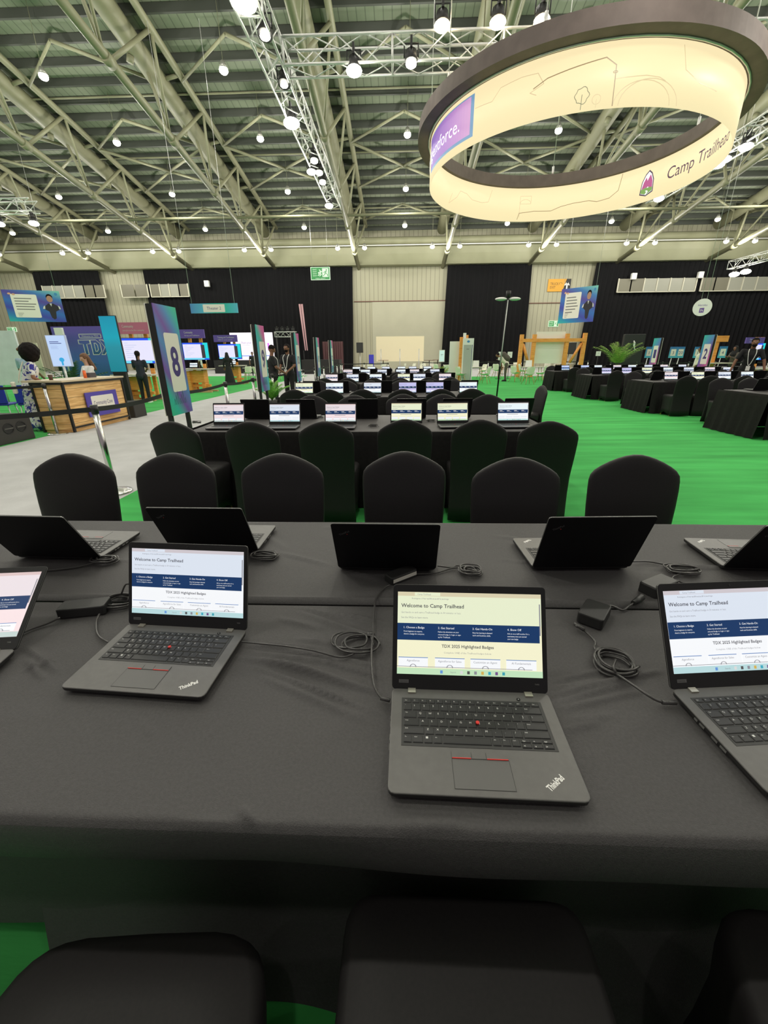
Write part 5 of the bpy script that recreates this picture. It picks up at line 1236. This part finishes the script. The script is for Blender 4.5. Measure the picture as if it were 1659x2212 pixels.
b.cyl(at(656, 757, 45.5), (at(656, 757, 45.5).x, 45.5, 0), .03, M_black)
tag(b.build('light_strip'), 'two thin pinkish light strips glowing on the black curtain', 'light')

# hanging signs
def d_theater(s, W_, H_):
    s.rrect(.27, .10, .73, .90, .02, M_card, 1); s.text('Theater 2', .5, .36, .30, M_num, 'c', 2, width=.30)
M_theat = grad('teal_blue_print', [(0, PR['blue']), (.3, PR['sky']), (.5, PR['teal']), (.75, PR['teal']), (1, PR['sky'])], 'X', .5)
board('hanging_sign', 'long teal hanging sign reading Theater 2', 'sign', [at(411, 656, 22), at(514, 662, 22), at(413, 677, 22)], .05, M_theat, draw=d_theater, extra=hang((.04, .94), 14))
M_quote = grad('quote_banner_print', [(0, PR['teal']), (.22, (.02, .24, .50)), (.48, (.05, .06, .42)), (.72, (.03, .16, .52)), (.98, (.09, .06, .34)), (1.2, (.05, .20, .52)), (1.5, (.22, .60, .48))], 'Z', .5, 0, .5)
def d_quote(lines):
    def f(s, W_, H_):
        s.rrect(.13, .13, .58, .87, .03, M_card, 1)
        for i, ww in enumerate(lines): s.rect(.18, .72-.085*i, .18+ww, .75-.085*i, mat('grey_text', (.22, .21, .2), .6), 2)
        for i in range(3): s.rect(.18, .26-.045*i, .28-.02*i, .272-.045*i, mat('grey_text', (.2,)*3), 2)
        s.disc(.12, .88, .03, mat('peach_quote', (.72, .40, .25), .5), 3); s.disc(.19, .86, .03, MATS['peach_quote'], 3)
        s.poly([(.66, .48), (.72, .55), (.76, .60), (.84, .60), (.90, .54), (.95, .46), (.93, .40), (.86, .34), (.84, .12), (.80, .08), (.76, .14), (.74, .34), (.66, .42)], mat('portrait_dark', (.025, .022, .03), .7), 2)
        s.poly([(.64, .42), (.66, .50), (.69, .53), (.68, .42)], M_wline, 3); s.poly([(.96, .42), (.95, .50), (.92, .54), (.93, .42)], M_wline, 3); s.poly([(.78, .60), (.80, .50), (.82, .60)], M_wline, 3)
        s.disc(.80, .74, .055, mat('portrait_skin', (.45, .24, .16), .6), 3, sy=1.9); s.disc(.80, .80, .058, M_hairb, 2, sy=1.7); s.disc(.93, .90, .03, mat('blue_spot', (.05, .25, .5), .5), 2, sy=1.5)
    return f
def slanted(name, label, P, Q, m, draw, top):
    tl, tr_, bl = P; t = board(name, label, 'banner', [tl, tr_, bl], .04, m, draw=draw, extra=hang((.05, .95), top)); return t
# left banner is angled away from the viewer, right banner too
A_ = at(1, 625, 27); u_ = Vector((.93, .36, 0)).normalized()
slanted('hanging_banner', 'hanging quote banner with a portrait at the left picture edge', [A_, A_+u_*2.95, A_-Vector((0, 0, 1.75))], None, M_quote, d_quote((.30, .24, .36, .32, .32)), 13)
A_ = at(1214, 625, 33.0); u_ = Vector((.72, -.69, 0)).normalized()
slanted('hanging_banner', 'hanging quote banner with a portrait below the truck exit sign', [A_, A_+u_*2.45, A_-Vector((0, 0, 2.2))], None, M_quote, d_quote((.26, .30, .30, .34, .28, .2)), 13)
M_exit = em('exit_green', (.05, .42, .10), .6); M_exw = em('exit_white', (.75, .95, .70), .9)
def d_exit(full):
    def f(s, W_, H_):
        if full:
            s.rect(.03, .04, .97, .96, M_exit, 1); s.rect(.60, .22, .92, .90, M_exw, 2)
            for i in range(4): s.text('EXIT', .12, .76-.16*i, .09, M_exw, 'l', 2, width=.2)
            s.line([(.38, .34), (.46, .45), (.40, .55), (.52, .66), (.46, .78)], .05, M_exw, 2); s.line([(.46, .30), (.54, .42), (.49, .54), (.58, .66)], .05, M_exw, 2); s.text('FIRE EXIT', .5, .07, .08, M_exw, 'c', 2, width=.5)
            x = .76
        else:
            s.rect(.04, .08, .96, .92, M_exit, 1); s.text('FIRE', .10, .56, .24, M_exw, 'l', 2, width=.36); s.text('EXIT', .10, .20, .24, M_exw, 'l', 2, width=.36); s.rect(.54, .1, .84, .9, M_exw, 2); x = .69
        k = .16 if full else .13
        s.disc(x+k*.35, .76, .035, M_exit, 3, sy=1.4); s.line([(x-k*.8, .30), (x-k*.2, .42), (x, .58), (x+k*.25, .68)], .035, M_exit, 3); s.line([(x, .55), (x+k*.7, .42), (x+k*.7, .28)], .035, M_exit, 3); s.line([(x-k*.6, .56), (x, .66), (x+k*.6, .60)], .03, M_exit, 3)
    return f
board('exit_sign', 'large green fire exit sign hanging before the black curtain', 'sign', [at(672, 577, 42), at(714, 577, 42), at(672, 605, 42)], .08, M_exw, draw=d_exit(True), extra=hang((.1, .9), 13.8))
board('exit_sign', 'small green fire exit sign under the left quote banner', 'sign', [at(14, 707, WY-.1), at(34, 708, WY-.1), at(17, 717, WY-.1)], .06, M_exw, draw=d_exit(False))
board('exit_sign', 'small green fire exit sign under the right quote banner', 'sign', [at(1184, 693, WY-.1), at(1206, 693, WY-.1), at(1184, 706, WY-.1)], .06, M_exw, draw=d_exit(False))
def d_truck(s, W_, H_):
    s.poly([(.66, 0), (1, 0), (1, 1), (.80, 1)], M_black, 1); s.text('TRUCK', .10, .52, .20, mat('brown_letters', (.12, .05, .01), .5), 'l', 1, width=.36); s.text('EXIT', .10, .24, .20, MATS['brown_letters'], 'l', 1, width=.24)
    s.line([(.50, .56), (.50, .70), (.60, .70), (.62, .60)], .015, MATS['brown_letters'], 1); s.line([(.84, .22), (.84, .72)], .06, M_white, 2); s.line([(.75, .50), (.84, .74), (.93, .50)], .06, M_white, 2)
board('truck_exit_sign', 'orange truck exit sign with a black arrow on the cream wall', 'sign', [at(1183, 603, WY-.1), at(1232, 604, WY-.1), at(1182, 630, WY-.1)], .06, mat('orange_sign', (.72, .36, .03), .5), draw=d_truck)
b = MB(); c = at(1517, 664, 25); b.cyl((0, .03, 0), (0, -.03, 0), .42, M_white, n=36); s = Sheet(b, planefn((0, -.031, 0), (1, 0, 0), (0, 0, 1)), .002); s.text('Heroku', 0, .06, .10, mat('violet_ink', (.16, .08, .36), .5), 'c', 1, width=.40)
s.rect(-.10, -.26, .10, -.03, MATS['violet_ink'], 1); s.line([(-.04, -.20), (-.04, -.09)], .022, M_white, 2); s.line([(-.04, -.14), (.04, -.13), (.04, -.20)], .022, M_white, 2)
o = b.build('hanging_sign'); o.location = c; o.rotation_euler.z = R(-32); tag(o, 'round white hanging sign with a violet square logo, right', 'sign')
MB().cyl((-.12, 0, .40), (-.12, 0, 12.75), .008, M_alu, n=5).cyl((.12, 0, .40), (.12, 0, 12.6), .008, M_alu, n=5).build('hanging_wire', o)
for i, (px, py) in enumerate([(447, 613), (1369, 597), (1513, 594)]):
    P0 = at(px, py, WY-1.0); b = MB(); b.bevbox((0, 0, -.28), (.5, .35, .56), M_white, .06).box((0, .2, 0), (.08, .3, .1), M_black); o = b.build('wall_speaker', loc=P0)
    tag(o, ['white wall speaker above the Theater 2 sign', 'white wall speaker above the window strip, left of two on the right', 'white wall speaker at the right, beside the end of the roof truss'][i], 'speaker')

# ================================================================ CENTRE BACK: WHITE CHAIRS, TABLES, TOTEM, TIMBER FRAME
def make_shell():
    t = empty('shell_chair'); b = MB()
    def fn(u_, v_):
        a = (u_-.5)*2; w_ = .235*(1-.10*v_)
        if v_ < .5: y = .20-.42*v_/.5; z = .45-.03*math.sin(PI*v_/.5*.9)
        else: k = (v_-.5)/.5; y = -.22-.10*k; z = .45+.02+.37*k
        if v_ > .9: w_ *= 1-((v_-.9)/.1)**2*.25
        if v_ < .08: w_ *= .85+.15*v_/.08
        up_ = .09*a*a*(1-abs(v_-.42)) if v_ < .75 else .02*a*a
        return (a*w_, y+(.10*a*a if v_ > .5 else 0), z+(up_ if v_ < .6 else up_*.4))
    b.grid(fn, 10, 16, M_shell); b.grid(lambda u_, v_: tuple(Vector(fn(1-u_, v_))+Vector((0, -.006, -.008))), 10, 16, M_shell); b.build('shell', t)
    for sx in (-1, 1):
        for sy in (-1, 1): MB().cyl((sx*.13, -.02+sy*.11, .42), (sx*.23, -.02+sy*.22, 0), .018, M_woodleg, .013, 8).build('leg', t)
    MB().cyl((-.17, -.15, .30), (.17, .11, .30), .006, M_black, n=5).cyl((.17, -.15, .30), (-.17, .11, .30), .006, M_black, n=5).build('strut', t)
    return t
shell0 = [None]
def shell(x, y, rz, lab):
    t = make_shell() if shell0[0] is None else copy_tree(shell0[0])
    if shell0[0] is None: shell0[0] = t
    t.location = (x, y, 0); t.rotation_euler.z = R(rz); return tag(t, lab, 'chair', 'white shell chairs')
wt = [None, None]
def white_table(x, y, h_, kind, lab):
    if wt[kind] is None:
        t = empty('cafe_table' if kind == 0 else 'bar_table'); m_top = mat('cream_table_top', (.62, .60, .50), .4)
        if kind == 0:
            MB().bevbox((0, 0, .71), (1.2, .7, .03), m_top, .04).build('table_top', t)
            for sx in (-1, 1):
                for sy in (-1, 1): MB().cyl((sx*.42, sy*.22, .71), (sx*.5, sy*.28, 0), .02, M_woodleg, .014, 8).build('leg', t)
        else:
            MB().cyl((0, 0, 1.02), (0, 0, 1.05), .40, mat('brown_table_top', (.22, .12, .08), .4), n=28).build('table_top', t); MB().cyl((0, 0, .02), (0, 0, 1.02), .03, M_black).cyl((0, 0, 0), (0, 0, .02), .25, M_black, n=20).build('pedestal', t)
        wt[kind] = t
    else: t = copy_tree(wt[kind])
    t.location = (x, y, 0); return tag(t, lab, 'table', 'white cafe tables' if kind == 0 else 'tall round tables')
def fl(px, py): return on(px, py, 0)
tabs = [(fl(1020, 822), 0, 'white cafe table in front of the white totem'), (fl(1147, 822), 0, 'white cafe table in front of the orange timber frame'), (fl(1098, 812), 0, 'white cafe table between the totem and the timber frame'), (fl(975, 812), 0, 'white cafe table behind the totem'), (fl(1215, 808), 0, 'white cafe table left of the right block, far back')]
for c, k, lab in tabs: white_table(c.x, c.y, .75, k, lab)
ch = [(994, 829, -60, 'white shell chair at the left front of the table before the totem'), (1006, 816, -120, 'white shell chair beside the table before the totem, left rear'), (1046, 829, 60, 'white shell chair at the right front of the table before the totem'), (1040, 818, 120, 'white shell chair at the right rear of the table before the totem'),
      (1072, 816, -40, 'white shell chair right of the table before the totem'), (1112, 825, -60, 'white shell chair, left front of the table before the timber frame'), (1139, 830, 15, 'white shell chair in front of the table before the timber frame, centre'), (1128, 818, -100, 'white shell chair at the left rear of the table before the timber frame'), (1164, 826, 70, 'white shell chair right of the table before the timber frame'),
      (945, 815, -50, 'white shell chair behind the left end of the far table row'), (960, 820, 20, 'white shell chair just left of the totem'), (1090, 806, 180, 'white shell chair behind the bent person'), (1115, 806, 200, 'white shell chair far back between table and timber frame'), (1180, 808, -20, 'white shell chair near the first right block tables, far back'),
      (1245, 803, 30, 'white shell chair behind the right block, far back'), (930, 805, 0, 'white shell chair far back below the cream board')]
for px, py, rz, lab in ch: c = fl(px, py); shell(c.x, c.y, rz, lab)
for i, px in enumerate((800, 825, 868, 890, 912)):
    shell(at(px, 800, 31).x, 31+.4*(i % 2), 40*i, 'white shell chair far back beyond the centre tables, %s from the left' % ORD[i])
for i, (px, Y) in enumerate(((828, 33), (927, 31.5), (945, 34), (1013+70, 33))):
    white_table(at(px, 790, Y).x, Y, 1.05, 1, 'tall round brown topped table far back, %s from the left' % ORD[i])
def menu(px0, py0, px1, py1, Y, lab, m_=M_white, txt=None):
    def f(s, W_, H_):
        s.rect(.08, .06, .92, .94, m_, 1); s.rect(.3, .6, .7, .64, MATS['grey_text'], 2); s.rect(.3, .5, .6, .52, MATS['grey_text'], 2)
    return board('notice_stand', lab, 'sign', [at(px0, py0, Y), at(px1, py0, Y), at(px0, py1, Y)], .03, M_white, draw=f, extra=legs_to_floor((.5,), .015, M_black, .3))
menu(1076, 760, 1083, 778, 26.5, 'small white notice on a thin stand, left of two between totem and frame')
menu(1096, 760, 1106, 773, 26.5, 'small white notice on a thin stand, right of two between totem and frame')
menu(1287, 759, 1297, 769, 24, 'tiny white notice on a pole before the right curtain')
menu(948, 756, 960, 782, 30, 'white and green menu screen standing left of the totem', em('menu_glow', (.6, .85, .75), .8))
for i, (px, py, Y, dx, lab) in enumerate([(1028, 789, fl(1020, 822).y, .34, 'white tabletop menu on the table before the totem'), (1142, 789, fl(1147, 822).y, .34, 'white tabletop menu on the table before the timber frame'), (977, 790, fl(975, 812).y, .3, 'white tabletop menu left of the totem')]):
    P0 = at(px, py, Y); b = MB(); s = Sheet(b, lambda x, y, l: Vector((x-dx/2, (.12-abs(0))*0-.02+.10*y/.34-l*.002, y)), 1); b.add([(-dx/2, -.05, 0), (dx/2, -.05, 0), (dx/2, .02, .34), (-dx/2, .02, .34), (-dx/2, .10, 0), (dx/2, .10, 0)], [(0, 1, 2, 3), (4, 3, 2, 5), (0, 4, 5, 1), (0, 3, 4), (1, 5, 2)], M_white)
    tag(b.build('menu_card', loc=(P0.x, Y, .745)), lab, 'sign')
# totem
def totem():
    Y = 22.6; t = empty('totem_sign', (at(997, 820, Y).x, Y, 0)); X = lambda px, py=780: at(px, py, Y).x-t.location.x; Z = lambda py: at(1000, py, Y).z
    b = MB(); b.box(((X(977)+X(990))/2, .3, Z(737)/2), (X(990)-X(977)+.25, .08, Z(737)), M_white); b.build('left_panel', t)
    b = MB(); b.box((X(995), .1, Z(728)/2), (.16, .2, Z(728)), M_orange).box((X(1006), .1, Z(725)-.12), (.14, .16, .3), M_orange); b.build('timber_post', t)
    MB().box((X(1001), .05, Z(722)-.15), (.14, .1, .42), M_white).build('top_tag', t)
    w_ = X(1020)-X(997); b = MB(); b.box(((X(1020)+X(997))/2, -.1, Z(731)/2), (w_, .1, Z(731)), M_white); s = Sheet(b, planefn((X(997), -.151, 0), (1, 0, 0), (0, 0, 1)), .002); s.rect(w_*.1, .1, w_*.82, Z(745), mat('pale_grey_panel', (.48, .50, .47), .5), 1); s.rect(w_*.85, .1, w_*.9, Z(745), M_num, 1); s.disc(w_*.5, Z(738), .07, mat('cloud_blue', (.08, .30, .62), .5), 2, sy=.75); s.rect(w_*.35, Z(755), w_*.6, Z(755)+.03, MATS['grey_text'], 2); b.build('front_panel', t)
    tag(t, 'white totem with a blue cloud spot and orange timber post', 'totem')
totem()
# orange timber frame with white boards
Y = 28.5; t = empty('timber_gateway', (at(1120, 800, Y).x, Y, 0)); X = lambda px: at(px, 770, Y).x-t.location.x; Z = lambda py: at(1190, py, Y).z
for px, top in ((1123, 722), (1150, 722), (1220, 721), (1257, 720)): MB().box((X(px), 0, Z(top)/2), (.22, .2, Z(top)), M_orange).build('post', t)
MB().box(((X(1123)+X(1257))/2, -.05, Z(735)), (X(1257)-X(1123), .16, .2), M_orange).build('crossbeam', t)
for a, b_ in ((1127, 1142), (1252, 1232)): MB().cyl((X(a), 0, Z(742)), (X(b_), 0, Z(784)), .09, M_orange, n=4).build('diagonal_brace', t)
MB().box(((X(1156)+X(1217))/2, .2, (Z(716)+Z(785))/2), (X(1217)-X(1156), .06, Z(716)-Z(785)), mat('off_white_board', (.86, .84, .74), .5)).build('board', t)
tag(t, 'orange timber frame holding a large off white board', 'gateway')
def pa(name, lab, cat, px0, py0, px1, py1, Y, th, m_, floor=True):
    A_, B_ = at(px0, py0, Y), at(px1, py1, Y); z0 = 0 if floor else B_.z; b = MB(); b.bevbox(((A_.x+B_.x)/2, Y, z0), (B_.x-A_.x, th, A_.z-z0), m_, .02); return tag(b.build(name), lab, cat)
board('projection_board', 'wide blank cream board standing before the cream door', 'board', [at(813, 727, 40), at(917, 727, 40), at(813, 781, 40)], .1, mat('cream_projection', (.92, .82, .56), .6), extra=legs_to_floor((.1, .5, .9), .05))
def loudspeaker(px, py0, py1, Y, w_, lab):
    P0 = at(px, py0, Y); P1 = at(px, py1, Y); t = empty('loudspeaker', (P0.x, Y, 0)); H_ = P0.z-P1.z
    MB().bevbox((0, 0, P1.z), (w_, .5, H_), M_black, .03).build('cabinet', t); MB().box((0, -.255, P1.z+H_*.5), (w_*.85, .01, H_*.9), mat('speaker_grille', (.035, .035, .033), .7)).build('grille', t); MB().cyl((0, 0, 0), (0, 0, P1.z), .03, M_alu).cyl((0, 0, 0), (0, 0, .03), .4, M_black, n=20).build('stand', t)
    tag(t, lab, 'speaker')
loudspeaker(777, 740, 762, 38, .55, 'black loudspeaker on a stand left of the cream board')
loudspeaker(1232, 740, 765, 34, .8, 'black loudspeaker inside the orange timber frame')
b = MB(); P0 = at(802, 766, 38); b.bevbox((P0.x, 38, 0), (.42, .35, P0.z), mat('blue_bin', (.05, .05, .55), .5), .05); tag(b.build('bin'), 'bright blue bin left of the cream board', 'bin')
t = empty('projector_screen_back', (at(1360, 780, 27).x, 27, 0)); A_, B_ = at(1345, 722, 27), at(1379, 780, 27)
MB().bevbox((0, 0, 0), (B_.x-A_.x, .25, A_.z), mat('charcoal_panel', (.022, .022, .022), .5), .05).build('panel', t); MB().sphere((.0, -.16, 1.9), .10, M_white, (.6, .3, 1.6), 10).cyl((-.05, -.15, 2.1), (.1, -.16, 1.5), .03, M_white).build('arm_fitting', t)
tag(t, 'large black panel with a white fitting behind the palm', 'panel')
def palm(px, py, Y, h_, n_, lab, m_):
    c = at(px, py, Y); t = empty('potted_palm', (c.x, Y, 0)); rn = random.Random(px); pz = .75 if h_ > 1.9 else .35; MB().cyl((0, 0, 0), (0, 0, pz), .16, M_black, .22, 18).build('pot', t); b = MB()
    for i in range(n_):
        a = i*2.4; L_ = h_*rn.uniform(.55, .9); el = rn.uniform(.95, 1.5); P_ = []
        for k in range(7):
            s_ = k/6; P_.append(Vector((math.cos(a)*L_*s_*math.cos(el)*(1+.5*s_), math.sin(a)*L_*s_*math.cos(el)*(1+.5*s_), pz+L_*math.sin(el)*s_-.28*L_*s_**2.5)))
        b.tube(P_, .008, m_, 5, 1)
        for k in range(2, 14):
            s_ = k/14; j = min(5, int(s_*6)); q = P_[j].lerp(P_[j+1], s_*6-j); d_ = (P_[j+1]-P_[j]).normalized(); sd = d_.cross(Vector((0, 0, 1))).normalized()
            for s2 in (-1, 1):
                e = q+(sd*s2*.75+d_*.6-Vector((0, 0, .35)))*L_*.30*(1-.6*s_); w_ = d_*.018; b.add([q-w_, q+w_, e], [(0, 1, 2)], m_)
    b.build('fronds', t); tag(t, lab, 'plant')
M_frond = mat('palm_green', (.26, .40, .08), .6, noise_amt=.4, nscale=6); M_frond2 = mat('bright_leaf_green', (.16, .42, .05), .6, noise_amt=.3, nscale=8)
palm(1332, 790, 24.6, 2.1, 30, 'bushy green palm before the right black curtain', M_frond)
palm(586, 845, 10.9, .8, 14, 'low bright green plant at the foot of the number 9 sign', M_frond2)
palm(152, 795, 13.2, 1.6, 18, 'dark green plant behind the counter under the poster screen', mat('dark_leaf', (.03, .09, .03), .6))
palm(955, 822, 23.6, .8, 16, 'pale ornamental grass beside the white totem', mat('pale_grass', (.35, .38, .12), .6))
# phone mast beside the centre tables
t = empty('camera_mast', (2.02, 8.9, 0)); MB().cyl((0, 0, .3), (.06, 0, 2.52), .016, M_black).cyl((.02, -.02, 1.2), (.06, -.02, 2.4), .008, M_white, n=6).build('pole', t)
for a in range(3): MB().cyl((0, 0, .5), (.35*math.cos(a*2.1), .35*math.sin(a*2.1), .01), .012, M_black).build('leg', t)
b = MB(); b.cyl((.06, 0, 2.45), (.06, 0, 2.56), .045, M_black, n=14)
for s_ in (-1, 1): b.sphere((.06+s_*.13, 0, 2.42), .09, M_white, (1.3, .8, .35), 12); b.cyl((.06, 0, 2.46), (.06+s_*.12, 0, 2.44), .015, M_black)
b.build('antenna_head', t); tag(t, 'thin black mast with white rounded discs on top among the centre tables', 'mast')
# small blue number signs on leaning poles, right
M_bluep = grad('blue_print', [(0, PR['sky']), (1, (.03, .16, .42))], 'Z')
for i, (px, num) in enumerate([(1401, '1'), (1453, '3'), (1469, '20'), (1506, '1'), (1560, '4')]):
    Y = 22.4+.3*i; A_ = at(px-4, 749 if i != 4 else 748, Y); B_ = at(px+6, 773, Y); t = empty('small_number_sign', ((A_.x+B_.x)/2, Y, 0)); w_ = B_.x-A_.x; z0 = B_.z; H_ = A_.z-B_.z
    b = MB(); b.box((0, 0, z0+H_/2), (w_, .03, H_), M_bluep); s = Sheet(b, planefn((-w_/2, -.016, z0), (1, 0, 0), (0, 0, 1)), .002); s.rect(w_*.15, H_*.18, w_*.85, H_*.78, M_card, 1); s.text(num, w_/2, H_*.32, H_*.28, M_num, 'c', 2); b.build('panel', t)
    MB().cyl((0, .02, z0+.1), (-.05, .1, 0), .02, M_alu).build('pole', t); tag(t, 'small blue sign with number %s on a pole, %s of five before the right curtain' % (num, ORD[i]), 'sign', 'small blue number signs')
t = empty('timber_sign', (at(1535, 780, 21).x, 21, 0)); A_ = at(1523, 725, 21); z_ = A_.z; MB().box((0, 0, z_/2-.1), (.28, .12, z_-.2), M_orange).box((.12, -.02, z_-.14), (.75, .14, .26), M_orange).build('post', t); MB().box((0, -.3, .95), (1.3, .6, .04), MATS['pale_table_top']).build('shelf', t); tag(t, 'orange timber post and lintel behind the number 2 sign', 'sign')
tv_station('blue and violet screen station at the right behind the bearded person', 19.5, [(1628, 741), (1656, 738), (1628, 778)], [(1612, 729), (1652, 726), (1612, 742)], [(1600, 795), (1659, 795)], M_violb, 'Developers', 'get started here', False)
# blue chairs at the left edge
for i, (x, y) in enumerate(((-9.35, 9.6), (-8.75, 9.75))):
    t = empty('blue_chair', (x, y, 0), R(20)); m_ = mat('royal_blue_plastic', (.02, .03, .40), .4)
    MB().bevbox((0, 0, .40), (.44, .42, .05), m_, .05).build('seat', t); MB().bevbox((0, -.2, .45), (.42, .05, .40), m_, .02).build('backrest', t)
    for sx in (-1, 1):
        for sy in (-1, 1): MB().cyl((sx*.17, sy*.16, .40), (sx*.2, sy*.2, 0), .012, M_alu).build('leg', t)
    tag(t, ['royal blue chair at the left edge behind the black case', 'royal blue chair nearer the person in the pale blue shirt'][i], 'chair')
for i, (px, Y) in enumerate(((165, 20.5), (225, 21), (140, 22), (590, 26.5), (548, 27))):
    c = at(px, 800, Y); white_table(c.x, Y, .75, 0, 'white cafe table in the left area, %s of five from the nearest' % ORD[i])
for i, (px, py, rz) in enumerate(((537, 822, 40), (560, 824, -60), (640, 812, 20), (625, 815, -30))): c = fl(px, py); shell(c.x, c.y, rz, 'white shell chair left of the aisle behind the number 9 sign, %s one' % ORD[i])
